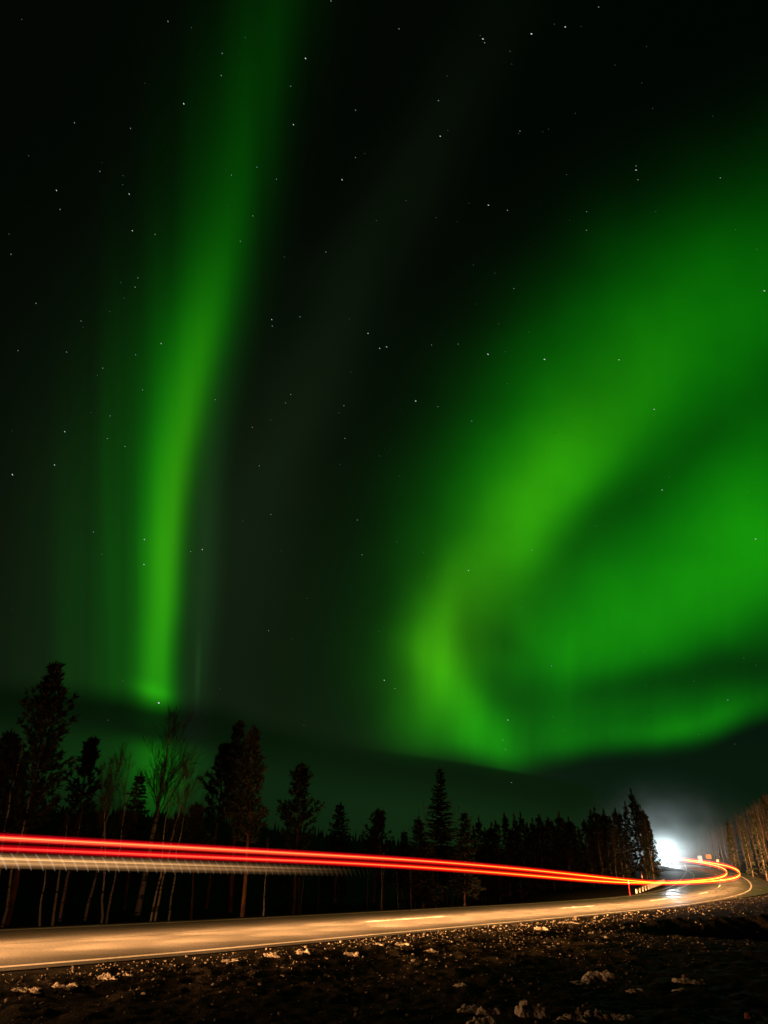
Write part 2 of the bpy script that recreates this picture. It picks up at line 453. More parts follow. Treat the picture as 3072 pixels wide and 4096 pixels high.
def ground_z(x, y, detail=True):
    shp = np.shape(x); x = np.asarray(x, float).ravel(); y = np.asarray(y, float).ravel()
    dn, df, s = road_dist(x, y)
    base = prof(y)
    # camera side: gravel shoulder, then a shallow verge that deepens to a ditch along the road
    deep = .10 + 1.6 * smooth(s, 14, 34) * (1 - smooth(s, 70, 95))
    near = -.012 - .05 * np.clip(dn - .45, 0, .8) - deep * smooth(dn - 5.2 * smooth(s, 12, 40), 1.1, 3.4) * (1.0 - .25 * smooth(dn, 6, 12))
    bank = smooth(s, 92, 122) * smooth(dn, 2.0, 9.0) * (1.1 + .05 * np.clip(dn - 9, 0, 30))
    near = near * (1 - smooth(s, 80, 110) * .8) + bank
    # far side: ditch, then the forest floor
    farz = -.012 - .45 * smooth(df, .8, 3.0) + .25 * smooth(df, 4, 9)
    lay = smooth(s, 40, 56) * (1 - smooth(s, 175, 200))              # lay-by inside the bend stays level
    farz = farz * (1 - lay * (1 - smooth(df, 6 + 12 * smooth(s, 70, 95), 10 + 13 * smooth(s, 70, 95)))) - lay * .03
    z = base + np.where(dn > 0, near, np.where(df > 0, farz, -.06))
    z = np.where((dn < .12) & (df < .12), base - .06, z)
    r = np.hypot(x, y); az = np.arctan2(x, y)
    hill = ridge_height(az) + fbm(x * .02, y * .02, 3, 5) * 3
    t = smooth(r, 120, 330) * smooth(df, 22, 60)
    z = z * (1 - t) + np.maximum(hill, z) * t
    z = np.where(y < -30, 0, z)
    if detail:
        rough = smooth(dn, .5, 1.4) + smooth(df, .5, 1.6)
        lump = fbm(x * .55, y * .55, 3, 21) * .09 + np.maximum(fbm(x * 1.6, y * 1.6, 3, 31), 0) * .09
        fine = fbm(x * 6.0, y * 6.0, 3, 41) * .045
        fade = 1 - smooth(r, 60, 140)
        z = z + rough * ((lump * smooth(dn, .8, 2.5) + fine) * fade)
    return z.reshape(shp)


# ground: one sheet of rings out to the horizon
rr = [1.2]
while rr[-1] < 26: rr.append(rr[-1] * 1.0075)
while rr[-1] < 150: rr.append(rr[-1] * 1.02)
while rr[-1] < 4000: rr.append(rr[-1] * 1.06)
rr = np.array(rr)
aa = np.radians(np.concatenate([np.arange(-180, -42, 6.0), np.arange(-42, 42, .16), np.arange(42, 180, 6.0)]))
GX = rr[:, None] * np.sin(aa)[None]; GY = rr[:, None] * np.cos(aa)[None]
GZ = ground_z(GX, GY)
V = np.stack([GX, GY, GZ], -1).reshape(-1, 3)
na, nr = len(aa), len(rr)
I = np.arange(nr - 1)[:, None] * na; J = np.arange(na)[None]; J2 = (np.arange(na)[None] + 1) % na
F = np.stack([I + J, I + na + J, I + na + J2, I + J2], -1).reshape(-1, 4)
V = np.concatenate([V, [[0, 0, float(ground_z(np.array([0.01]), np.array([0.01]))[0])]]])
fan = np.stack([np.full(na, len(V) - 1), np.arange(na), (np.arange(na) + 1) % na], -1)
me = new_mesh('ground', V, [tuple(q) for q in F.tolist()] + [tuple(q) for q in fan.tolist()], [M['ground']], True)
link('ground', me, kind='structure')


def strip(name, off_a, off_b, s0, s1, step, dz, mat, kind='structure', wob=0.0, nx=1):
    s = np.arange(s0, s1 + 1e-6, step)
    rows = []
    for k in range(nx + 1):
        off = off_a + (off_b - off_a) * k / nx
        o = off(s) if callable(off) else off
        w = wob * vnoise(s * 3.1, s * 0 + k * 9.1, 3) if wob else 0
        x, y = lane(s, o + w); rows.append(np.stack([x, y, prof(y) + dz], 1))
    R = np.stack(rows, 1); n = nx + 1
    F = [(i * n + k, (i + 1) * n + k, (i + 1) * n + k + 1, i * n + k + 1) for i in range(len(s) - 1) for k in range(nx)]
    me = new_mesh(name, R.reshape(-1, 3), F, [mat])
    return link(name, me, kind=kind)


def width(s): return 2 * np.interp(s, S_ARC, HALF)


s = np.arange(-26, 300, 1.0)
rows = []
for k in np.linspace(0, 1, 9):
    w0 = .42 + 1.7 * smooth(s, 50, 80)                                # the shoulder widens round the outside of the bend
    o = -w0 + (width(s) + .42 + w0) * k
    x, y = lane(s, o + (.05 * vnoise(s * .9, s * 0 + k, 8) if k in (0, 1) else 0)); rows.append(np.stack([x, y, prof(y)], 1))
R = np.stack(rows, 1); n = 9
link('road', new_mesh('road', R.reshape(-1, 3), [(i * n + k, (i + 1) * n + k, (i + 1) * n + k + 1, i * n + k + 1) for i in range(len(s) - 1) for k in range(n - 1)], [M['asphalt']]), kind='structure')
# lay-by on the inside of the bend, with its own pale edge line
ly = np.array([(x_, y_) for x_, y_, _ in [at(2440, 3588, 56), at(2569, 3565, 66), at(2640, 3550, 74), at(2693, 3534, 84), at(2720, 3513, 97), at(2738, 3490, 115), at(2748, 3470, 140), at(2738, 3459, 165)]])
lys = gauss_smooth(spline(ly, 12), 6)
vv, ff = [], []
for i, (x_, y_) in enumerate(lys):
    k = np.argmin((FS[:, 0] - x_) ** 2 + (FS[:, 1] - y_) ** 2); e = FS[k] - UNIT[k] * .40
    d = (np.array([x_, y_]) - e); L_ = np.linalg.norm(d) + 1e-6; o = np.array([x_, y_]) + d / L_ * (.5 + 15.0 * float(smooth(y_, 82, 104)))  # paving widened past its line to catch the truck's light
    vv += [(e[0], e[1], float(prof(e[1])) - .004), (o[0], o[1], float(prof(o[1])) - .004)]
    if i: ff.append((2 * i - 2, 2 * i - 1, 2 * i + 1, 2 * i))
link('lay_by', new_mesh('lay_by', vv, ff, [M['asphalt_dry']]), kind='structure')
mb = MB()
T = np.gradient(lys, axis=0); T /= np.linalg.norm(T, axis=1, keepdims=True); Nn = np.stack([-T[:, 1], T[:, 0]], 1)
q = np.stack([lys + Nn * .06, lys - Nn * .06], 1)
qq = np.concatenate([q, (prof(q[..., 1]) + .004)[..., None]], -1).reshape(-1, 3)
mb.add(qq, [(2 * i, 2 * i + 1, 2 * i + 3, 2 * i + 2) for i in range(len(lys) - 1)])
link('road_marking', mb.mesh('lay_by_line', [M['paint']]), kind='structure')
strip('road_marking', -.09, .09, -26, 290, .5, .004, M['paint'], wob=.02)
s = np.arange(-26, 290, .5)
rows = [lane(s, width(s) + k) for k in (-.085, .085)]
R = np.stack([np.stack([x, y, prof(y) + .004], 1) for x, y in rows], 1)
link('road_marking', new_mesh('far_line', R.reshape(-1, 3), [(2 * i, 2 * i + 2, 2 * i + 3, 2 * i + 1) for i in range(len(s) - 1)], [M['paint']]), kind='structure')


def s_of(px, py):
    """arc length of a photo point on the road"""
    d = ray(px, py); t = np.arange(4, 320, .05); P = d[None] * t[:, None]
    k = np.argmax(P[:, 2] + CAM_H < prof(P[:, 1]))
    return road_dist([P[k, 0]], [P[k, 1]])[2][0]


sd0, sd1 = s_of(1331, 3680), s_of(1643, 3662)
pitch_d = s_of(2165, 3628) - sd0
for k in range(-2, 22):
    a, b = sd0 + k * pitch_d, sd1 + k * pitch_d
    if k == -1: b = a + 2.6
    ss = np.arange(a, b + .01, (b - a) / 6)
    R = []
    for q in ss:
        for dlt in (-.075, .075):
            x, y = lane(q, width(q) / 2 + dlt - .08); R.append((x, y, float(prof(y)) + .004))
    link('road_marking', new_mesh('centre_dash', R, [(2 * i, 2 * i + 2, 2 * i + 3, 2 * i + 1) for i in range(len(ss) - 1)], [M['paint']]), kind='structure')
ss = np.arange(-24, sd0 + 70, .4); R = []
for q in ss:
    for dlt in (-.018, .018):
        x, y = lane(q, width(q) / 2 + .06 + dlt + .03 * float(vnoise(np.array([q * .7]), np.array([0.]), 2)[0])); R.append((x, y, float(prof(y)) + .003))
link('road_seam', new_mesh('road_seam', R, [(2 * i, 2 * i + 2, 2 * i + 3, 2 * i + 1) for i in range(len(ss) - 1)], [M['seam']]), kind='structure')

# ------------------------------------------------------------------ light trails of the passing vehicle and its headlamps
TRAIL_END = s_of(2790, 3465)
while True:                                                           # the streaks end where the oncoming lamps swallow them
    _x, _y = lane(TRAIL_END, 1.0); _v = cam.matrix_world.inverted() @ Vector((float(_x), float(_y), float(prof(_y)) + 1.1))
    if 1536 + FOCAL * _v.x / -_v.z < 2678 or TRAIL_END > 240: break
    TRAIL_END += 1.0


def emit_material(name, stops, core_w, halo_w, halo_k, streaks=0.0, fade=None, lines=((0, 1, 1),), rise=None):
    """glowing light that lets what is behind it through; 'band' runs -1..1 over its height, 'along' is metres"""
    m = bpy.data.materials.new(name); m.use_nodes = True; nt = m.node_tree; nt.nodes.clear()
    N, L = nt.nodes.new, nt.links.new
    a1 = N('ShaderNodeAttribute'); a1.attribute_name = 'band'; a2 = N('ShaderNodeAttribute'); a2.attribute_name = 'along'
    b = X(nt, a1.outputs['Fac']); al = X(nt, a2.outputs['Fac'])
    core = None
    for b0, kw, ka in lines:
        c_ = (((b - b0) * (b - b0)) * (-1 / (core_w * kw) ** 2)).exp() * ka
        if core is not None: c_ = c_ * al.ramp(3, 14, 1.0, .0)
        core = c_ if core is None else core + c_
    halo = ((b * b) * (-1 / halo_w ** 2)).exp() * halo_k * (1.0 - b * b).max(0.0)
    if streaks:
        cb = N('ShaderNodeCombineXYZ'); L((b * 9.0).s, cb.inputs[0]); L((al * .012).s, cb.inputs[1])
        n = N('ShaderNodeTexNoise'); n.inputs['Scale'].default_value = 1.0; n.inputs['Detail'].default_value = 2; L(cb.outputs[0], n.inputs['Vector'])
        st = X(nt, n.outputs['Fac']).ramp(.35, .68, 1 - streaks, 1 + streaks)
        halo = halo * st; core = core * st
    r1 = N('ShaderNodeValToRGB'); r2 = N('ShaderNodeValToRGB')
    t = (al.max(0.0) * (1 / 120.0))
    for r, key in ((r1, 1), (r2, 2)):
        L(t.s, r.inputs['Fac']); el = r.color_ramp.elements
        while len(el) < len(stops): el.new(.5)
        for e, sp in zip(el, stops): e.position = sp[0] / 120.0; e.color = (*sp[key], 1)
    kmap = al.max(0.0).min(119.0).curve([(s_[0], s_[3]) for s_ in stops], 0, 120, 8.0).max(0.0)
    if rise: kmap = kmap * al.ramp(rise[0], rise[1], .12, 1.0)
    if fade: kmap = kmap * al.ramp(fade[0], fade[1], 1.0, 0.0)
    e1 = N('ShaderNodeEmission'); L(r1.outputs[0], e1.inputs['Color']); L((core * kmap).s, e1.inputs['Strength'])
    e2 = N('ShaderNodeEmission'); L(r2.outputs[0], e2.inputs['Color']); L((halo * kmap).s, e2.inputs['Strength'])
    tr = N('ShaderNodeBsdfTransparent')
    s1 = N('ShaderNodeAddShader'); s2 = N('ShaderNodeAddShader'); out = N('ShaderNodeOutputMaterial')
    L(e1.outputs[0], s1.inputs[0]); L(e2.outputs[0], s1.inputs[1]); L(s1.outputs[0], s2.inputs[0]); L(tr.outputs[0], s2.inputs[1])
    L(s2.outputs[0], out.inputs['Surface'])
    try: m.cycles.emission_sampling = 'NONE'
    except Exception: pass
    return m


def trail_mesh(name, off, zfun, hfun, s0, s1, mat, step=.5):
    s = np.arange(s0, s1, step); n = 14
    x, y = lane(s, off(s) if callable(off) else off); z = prof(y) + zfun(s); h = hfun(s)
    ux = np.interp(s, S_ARC, UNIT[:, 0]); uy = np.interp(s, S_ARC, UNIT[:, 1])
    th = np.arange(n) * 2 * math.pi / n
    b = np.cos(th)[None].repeat(len(s), 0)
    w = np.sin(th)[None] * np.minimum(.02, h * .12)[:, None]
    V = np.stack([x[:, None] + ux[:, None] * w, y[:, None] + uy[:, None] * w, z[:, None] + b * h[:, None] / 2], -1).reshape(-1, 3)
    F = [(i * n + j, i * n + (j + 1) % n, (i + 1) * n + (j + 1) % n, (i + 1) * n + j) for i in range(len(s) - 1) for j in range(n)]
    me = new_mesh(name, V, F, [mat], True)
    for k, d in (('band', b.ravel()), ('along', (s[:, None] + th[None] * 0).ravel())):
        a = me.attributes.new(k, 'FLOAT', 'POINT'); a.data.foreach_set('value', d.astype(np.float32))
    return me


RED_STOPS = [(0, (1, .30, .08), (1, .0, .012), .62), (8, (1, .28, .05), (1, .0, .010), .66), (18, (1, .32, .03), (1, .004, .004), .85), (30, (1, .46, .02), (1, .012, .003), 1.1), (60, (1, .64, .03), (1, .02, .002), 1.6), (95, (1, .78, .06), (1, .02, .004), 1.8), (120, (1, .50, .06), (1, .03, .01), 1.3)]
red_up = emit_material('tail_light_glow', RED_STOPS, .17, .85, .95, .3, None, ((.02, .62, 1.9), (-.26, .3, .7), (.26, .25, .5), (-.5, .25, .3)))
RED2 = [(0, (1, .08, .04), (1, .0, .012), .50), (8, (1, .20, .05), (1, .0, .008), .62), (18, (1, .30, .03), (1, .005, .004), .85), (30, (1, .46, .02), (1, .015, .004), 1.1), (60, (1, .64, .03), (1, .02, .002), 1.6), (95, (1, .78, .06), (1, .02, .004), 1.8), (120, (1, .5, .06), (1, .03, .01), 1.3)]
red_lo = emit_material('tail_light_glow_far', RED2, .17, .85, .95, .3, None, ((0, .7, 1.4), (-.28, .4, .6)), (-6.5, 3.5))
grow = lambda h0: (lambda s: h0 + .0022 * np.clip(s, 0, 130) + .000025 * np.clip(s, 0, 130) ** 2)  # streaks swell with distance, standing in for lens bloom
zt = lambda z0, z1: (lambda s: z0 + (z1 - z0) * smooth(s, 8, 50))
shift = lambda a, b: (lambda s: a + (b - a) * smooth(s, 25, 85))
link('light_trail', trail_mesh('light_trail', shift(1.4, .95), zt(1.74, 1.12), grow(.165), -12, TRAIL_END, red_up),
     label='upper and brighter red tail-light streak sweeping along the road', cat='light trail', group='red tail-light streaks')
link('light_trail', trail_mesh('light_trail', shift(3.3, 2.4), zt(1.62, 1.08), grow(.165), -12, TRAIL_END, red_lo),
     label='lower red tail-light streak, dimmer at its left end', cat='light trail', group='red tail-light streaks')
AMB = [(0, (1, .50, .17), (.46, .225, .085), .52), (8, (1, .48, .16), (.42, .20, .07), .45), (20, (1, .45, .15), (.34, .15, .06), .22), (40, (1, .4, .1), (.3, .1, .03), .0), (120, (1, .4, .1), (.3, .1, .03), .0)]


def amber_material():
    m = emit_material('side_light_glow', AMB, .14, 1.2, 1.0, .45, (-3.5, 8.5), ((.25, 1, .9), (-.3, 1.5, .25))); return m


amber = link('light_trail', trail_mesh('light_trail', .95, lambda s: 1.385 - .0018 * s, lambda s: .24 + 0 * s, -12, 25, amber_material(), .25),
             label='amber side-light streak with pale flashes below the red streaks on the left', cat='light trail')
FL = [(0, (1, .75, .52), (1, .8, .6), .16), (10, (1, .7, .45), (1, .75, .55), .12), (24, (1, .6, .35), (1, .6, .4), .1), (60, (1, .6, .35), (1, .6, .4), 0), (120, (1, .6, .35), (1, .6, .4), 0)]
flash_mat = emit_material('flash_glow', FL, .55, .9, .2, 0, (-5, 11))
for k in range(96):
    s_ = -3.4 + k * .205
    if s_ > 15: break
    n = 9; V = []; B = []
    for i in range(n):
        t = i / (n - 1)                                             # from its top to its bottom
        sc_ = s_ + (t - .5) * .17 * (1.4 - t * .4); wd = .042 * math.sin(math.pi * (t * .86 + .10)) * (1.0 if s_ < 8 else .7)
        z_ = 1.375 - .0018 * s_ + .125 - t * .25
        for sg in (-1, -.4, .4, 1):
            x, y = lane(sc_ + sg * wd, .93 - .006 * (1 - abs(sg))); V.append((x, y, float(prof(y)) + z_)); B.append(sg)
    F = [(4 * i + j, 4 * i + j + 1, 4 * i + j + 5, 4 * i + j + 4) for i in range(n - 1) for j in range(3)]
    me = new_mesh('flash', V, F, [flash_mat], True)
    for kk, d in (('band', B), ('along', [s_] * len(V))):
        a = me.attributes.new(kk, 'FLOAT', 'POINT'); a.data.foreach_set('value', np.array(d, np.float32))
    link('flash', me, parent=amber)


def spot(name, s_, off, h, aim_s, aim_off, aim_h, watts, deg, blend, col, radius=.12):
    l = bpy.data.lights.new(name, 'SPOT'); l.energy = watts; l.spot_size = math.radians(deg); l.spot_blend = blend
    l.color = col; l.shadow_soft_size = radius
    o = bpy.data.objects.new(name, l); COL.objects.link(o)
    x, y = lane(s_, off); p = Vector((float(x), float(y), float(prof(y)) + h))
    x2, y2 = lane(s_ + aim_s, aim_off); t = Vector((float(x2), float(y2), float(prof(y2)) + aim_h))
    o.location = p; o.rotation_euler = (t - p).to_track_quat('-Z', 'Y').to_euler()
    return o


WARM = (1.0, .455, .15)
for k, s_ in enumerate(np.arange(-26, 100, 1.2)):                      # left and right dipped beam, thrown forward along the near lane
    o_ = (1.65, 3.05)[k % 2]
    spot('headlamp_beam', s_, o_, .8, 9.0 - 2.5 * float(smooth(s_, 60, 85)), o_ - .05, 0.0, 13000 * (1 + .35 * float(smooth(s_, -4, 10))) * (1 - .6 * float(smooth(s_, 55, 85))), 31 - 8 * float(smooth(s_, 60, 85)), .9, WARM)
for s_ in np.arange(-18, 126, 4.0):                                   # stray light beside the beams
    spot('headlamp_spill', s_, 2.0, 1.05, 7.0, -4.5, .6, 330, 150, .9, (1.0, .47, .18))
for s_ in np.arange(-14, 74, 5.5):                                    # weak light thrown to the far side
    spot('headlamp_spill', s_, 2.6, 1.05, 9.0, 9.0, 1.6, 70, 120, .9, (1.0, .47, .18))

# ------------------------------------------------------------------ oncoming truck, its lamps and the mist they light
TY = 164.0
_i = np.argmin(np.abs(FS[:, 1] - TY))
tx, ty = (FS[_i] + UNIT[_i] * 1.7); tz = float(prof(ty))
tang = FS[_i - 3] - FS[_i + 3]; trz = math.atan2(tang[1], tang[0]) + math.pi / 2   # local -Y points at us
truck = link('truck', None, loc=(tx, ty, tz), label='oncoming truck with blazing white lamps coming round the bend', cat='truck')
truck.rotation_euler = (0, 0, trz)
mb = MB(); mb.box((0, 0, 1.05), (2.46, 2.1, .9)); mb.box((0, .06, 2.15), (2.44, 1.98, 1.3)); mb.box((0, .18, 3.05), (2.3, 1.7, .5), taper=.9)
mb.box((0, -1.08, .62), (2.4, .22, .42)); link('cab', mb.mesh('cab', [M['cab']]), truck)
mb = MB(); mb.box((0, -.945, 2.25), (2.2, .05, .85)); link('windscreen', mb.mesh('windscreen', [M['glass']]), truck)
mb = MB(); mb.box((0, 5.6, 2.2), (2.52, 8.4, 2.7)); mb.box((0, 5.6, .78), (1.2, 8.2, .14)); link('cargo_box', mb.mesh('cargo_box', [M['cab']]), truck)
for yy in (-.2, 4.4, 8.3):
    for sx in (-1, 1):
        mb = MB(); mb.tube([(sx * .92, yy, .5), (sx * 1.2, yy, .5)], .5, 20); w_ = link('wheel', mb.mesh('wheel', [M['black']]), truck)
        mb = MB(); mb.tube([(sx * 1.19, yy, .5), (sx * 1.215, yy, .5)], .27, 14); link('rim', mb.mesh('rim', [M['metal']]), w_)
for sx in (-1, 1):
    mb = MB(); mb.box((sx * 1.36, -.75, 2.3), (.2, .16, .75)); link('mirror', mb.mesh('mirror', [M['black']]), truck)


def lamp_glass(nt, p, N, L):
    p.inputs['Base Color'].default_value = (.9, .95, 1, 1)
    p.inputs['Emission Color'].default_value = (.84, .95, 1, 1); p.inputs['Emission Strength'].default_value = 1700


M['lamp'] = material('lit_lamp_glass', lamp_glass)
mb = MB(); mb.box((0, -.72, 3.36), (2.1, .12, .08))
bar = link('light_bar', mb.mesh('light_bar', [M['black']]), truck)
for k in range(4):
    mb = MB(); mb.tube([(-.78 + k * .52, -.74, 3.55), (-.78 + k * .52, -.86, 3.55)], [.12, .19], 16); link('spotlight', mb.mesh('spotlight', [M['lamp']]), bar)
for sx in (-1, 1):
    mb = MB(); mb.tube([(sx * .92, -1.13, .92), (sx * .92, -1.22, .92)], [.15, .19], 16); link('headlight', mb.mesh('headlight', [M['lamp']]), truck)
lx = bpy.data.lights.new('truck_lamp', 'POINT'); lx.energy = 1400; lx.color = (.80, .95, 1.0); lx.shadow_soft_size = .25
lo = bpy.data.objects.new('truck_lamp', lx); COL.objects.link(lo); lo.parent = truck; lo.location = (0, -1.7, 1.7)
spot_t = bpy.data.lights.new('truck_beam', 'SPOT'); spot_t.energy = 45000; spot_t.spot_size = math.radians(15); spot_t.spot_blend = .9; spot_t.color = (.84, .95, 1.0); spot_t.shadow_soft_size = .3
ob = bpy.data.objects.new('truck_beam', spot_t); COL.objects.link(ob)
_p = Vector((tx, ty - 1.8, tz + 1.5)); ob.location = _p; ob.rotation_euler = (Vector((52, 122, 1.5)) - _p).to_track_quat('-Z', 'Y').to_euler()


def mist_material(r):
    """spray and frost smoke, thick round the lamps and thinning outwards to nothing"""
    m = bpy.data.materials.new('mist'); m.use_nodes = True; nt = m.node_tree; nt.nodes.clear()
    v = nt.nodes.new('ShaderNodeVolumePrincipled'); v.inputs['Color'].default_value = (.84, .93, .92, 1)
    v.inputs['Anisotropy'].default_value = .2
    tc = nt.nodes.new('ShaderNodeTexCoord'); mp = nt.nodes.new('ShaderNodeMapping'); mp.inputs['Scale'].default_value = (1 / r[0], 1 / r[1], 1 / r[2])
    nt.links.new(tc.outputs['Object'], mp.inputs['Vector'])
    ln = nt.nodes.new('ShaderNodeVectorMath'); ln.operation = 'LENGTH'; nt.links.new(mp.outputs[0], ln.inputs[0])
    q = X(nt, ln.outputs['Value'])
    mp2 = nt.nodes.new('ShaderNodeMapping'); mp2.inputs['Scale'].default_value = (1 / 15., 1 / 15., 1 / 5.5)
    nt.links.new(tc.outputs['Object'], mp2.inputs['Vector'])
    l2 = nt.nodes.new('ShaderNodeVectorMath'); l2.operation = 'LENGTH'; nt.links.new(mp2.outputs[0], l2.inputs[0])
    nz = nt.nodes.new('ShaderNodeTexNoise'); nz.inputs['Scale'].default_value = .22; nz.inputs['Detail'].default_value = 2.0
    nt.links.new(tc.outputs['Object'], nz.inputs['Vector'])
    d = ((q * -3.4).exp() * .028 + (X(nt, l2.outputs['Value']) * -4.6).exp() * .032) * (X(nt, nz.outputs['Fac']).ramp(.3, .7, .45, 1.55))
    d = d * q.ramp(.45, 1.0, 1.0, 0.0)
    nt.links.new(d.s, v.inputs['Density'])
    o = nt.nodes.new('ShaderNodeOutputMaterial'); nt.links.new(v.outputs[0], o.inputs['Volume']); return m


def ellipsoid(name, c, r, nu=40, nv=20):
    V = [(0, 0, r[2])]
    for i in range(1, nv):
        a = math.pi * i / nv
        for j in range(nu):
            b = 2 * math.pi * j / nu; V.append((r[0] * math.sin(a) * math.cos(b), r[1] * math.sin(a) * math.sin(b), r[2] * math.cos(a)))
    V.append((0, 0, -r[2])); Fc = [(0, 1 + j, 1 + (j + 1) % nu) for j in range(nu)]
    for i in range(nv - 2):
        for j in range(nu):
            a, b = 1 + i * nu, 1 + (i + 1) * nu; Fc.append((a + j, b + j, b + (j + 1) % nu, a + (j + 1) % nu))
    k = 1 + (nv - 2) * nu; Fc += [(k + j, len(V) - 1, k + (j + 1) % nu) for j in range(nu)]
    return link(name, new_mesh(name, V, Fc, [mist_material(r)]), loc=c, kind='stuff', label='glowing mist in front of the oncoming truck')


ellipsoid('mist', (tx - .6, ty - 3, tz + 1.7), (27, 27, 20))

# ------------------------------------------------------------------ stars
BRIGHT = [(1043, 84, 1.5), (1047, 92, .9), (1148, 73, 1.7), (1221, 58, 1.2), (862, 62, .8), (660, 126, 1.4), (628, 186, .7), (634, 269, 1.1), (397, 224, 1.4), (480, 115, .9),
          (478, 163, .9), (363, 46, .9), (715, 2, .9), (1293, 15, .8), (951, 294, 1), (947, 217, .9), (1123, 283, .8), (1374, 367, 1.1), (1378, 388, .9), (1374, 358, .8), (1556, 384, .9),
          (1055, 443, 1.2), (1096, 454, .9), (739, 388, 1.2), (768, 340, .7), (768, 238, .8), (161, 265, .8), (282, 277, .8), (122, 411, 1), (130, 452, .9), (286, 498, 1), (335, 506, .8),
          (279, 419, 1), (216, 370, .7), (62, 336, .6), (1054, 765, 1.8), (1176, 776, 1.9), (898, 866, 1.6), (835, 749, 1), (820, 752, 1), (795, 720, 1.1), (743, 876, .9), (745, 947, .9),
          (587, 690, 1), (588, 704, .9), (648, 684, .8), (560, 1006, .9), (545, 923, .8), (437, 1187, 1), (412, 1191, .9), (312, 1165, 1), (311, 1219, 1), (222, 795, .9), (308, 842, .9),
          (293, 766, .8), (348, 742, 1), (140, 932, 1), (118, 1004, 1), (27, 1025, 1.4), (232, 947, .8), (238, 898, .7), (270, 964, .9), (465, 863, .9), (202, 1149, .9), (144, 760, .8),
          (78, 655, .9), (292, 620, .9), (298, 600, .7), (175, 693, .7), (24, 549, .8), (39, 757, .7), (1012, 1232, 1.1), (1430, 1058, 1), (1413, 884, 1), (1337, 777, 1), (1651, 628, 1.3),
          (1632, 1164, 1), (1097, 1555, 1.1), (1086, 1598, .9), (1092, 1618, .7), (1191, 1438, .9), (1572, 1512, .9), (343, 1518, 2.6), (830, 1469, 1.1), (853, 1487, .9), (585, 1111, .9),
          (772, 1123, .8), (782, 1198, .8), (580, 1362, .8), (663, 1292, .6), (1019, 909, .8), (946, 878, .7), (990, 743, .8), (932, 745, .7), (1267, 497, .8), (1267, 457, .7), (1105, 1690, .7),
          (1149, 1188, .7), (1110, 623, .7), (500, 378, .7), (555, 361, .7), (597, 387, .7), (546, 466, .8), (519, 521, .7), (704, 544, .8), (614, 555, .6), (628, 852, .8), (617, 870, .7)]
smb = MB()
stars = list(BRIGHT)
while len(stars) < 230:
    stars.append((random.uniform(-150, 1800), random.uniform(-60, 1640), random.uniform(.25, .62)))
for x_, y_, b_ in stars:
    d = Vector(ray(x_ * 1.8518, y_ * 1.8518)).normalized(); D_ = 6000.0
    up = Vector((0, 0, 1)); r_ = d.cross(up).normalized(); u_ = r_.cross(d)
    a_ = math.radians(-38 + 12 * (y_ / 1600) + (x_ - 800) * .01)                                # the sky turned during the exposure
    t_ = (r_ * math.cos(a_) + u_ * math.sin(a_)); q_ = d.cross(t_)
    w = .00043 * D_ * b_ ** .55; l_ = w * 2.1; c_ = d * D_
    P = [c_ + t_ * l_, c_ - t_ * l_, c_ + q_ * w, c_ - q_ * w, c_ + d * w, c_ - d * w]
    smb.add([tuple(p) for p in P], [(0, 2, 4), (2, 1, 4), (1, 3, 4), (3, 0, 4), (2, 0, 5), (1, 2, 5), (3, 1, 5), (0, 3, 5)], 0 if b_ > .9 else (1 if b_ > .65 else 2))


def star_mat(name, col, st):
    m = bpy.data.materials.new(name); m.use_nodes = True; nt = m.node_tree; nt.nodes.clear()
    e = nt.nodes.new('ShaderNodeEmission'); e.inputs['Color'].default_value = (*col, 1); e.inputs['Strength'].default_value = st
    o = nt.nodes.new('ShaderNodeOutputMaterial'); nt.links.new(e.outputs[0], o.inputs['Surface']); m.cycles.emission_sampling = 'NONE'; return m


link('stars', smb.mesh('stars', [star_mat('bright_star', (.85, .95, 1), 1.0), star_mat('star', (.8, .93, 1), .42), star_mat('faint_star', (.8, .95, .9), .16)]),
     kind='structure', label='stars of the night sky drawn out into tiny dashes')

# ------------------------------------------------------------------ trees
def needles(mb, p, d, length, width, n, spread, rnd, mi=0):
    """a twig of blade-shaped needle sprays around direction d from p"""
    d = d / (np.linalg.norm(d) + 1e-9)
    for _ in range(n):
        v = d + rnd.normal(0, spread, 3); v /= np.linalg.norm(v)
        side = np.cross(v, rnd.normal(0, 1, 3)); side /= np.linalg.norm(side) + 1e-9
        L_ = length * rnd.uniform(.6, 1.25); w = width * rnd.uniform(.7, 1.3)
        o = p + d * rnd.uniform(-.2, .2) * length
        mb.add([o - side * w * .35, o + v * L_ * .55 - side * w, o + v * L_, o + v * L_ * .5 + side * w, o + side * w * .35], [(0, 1, 2, 3, 4)], mi)


def trunk_pts(h, lean, rnd, wob=.012, n=9):
    t = np.linspace(0, 1, n)
    w = np.cumsum(rnd.normal(0, wob * h / n ** .5, (n, 2)), 0); w -= w[0]; w -= t[:, None] * w[-1]
    return np.stack([lean[0] * t + w[:, 0], lean[1] * t + w[:, 1], h * t], 1)


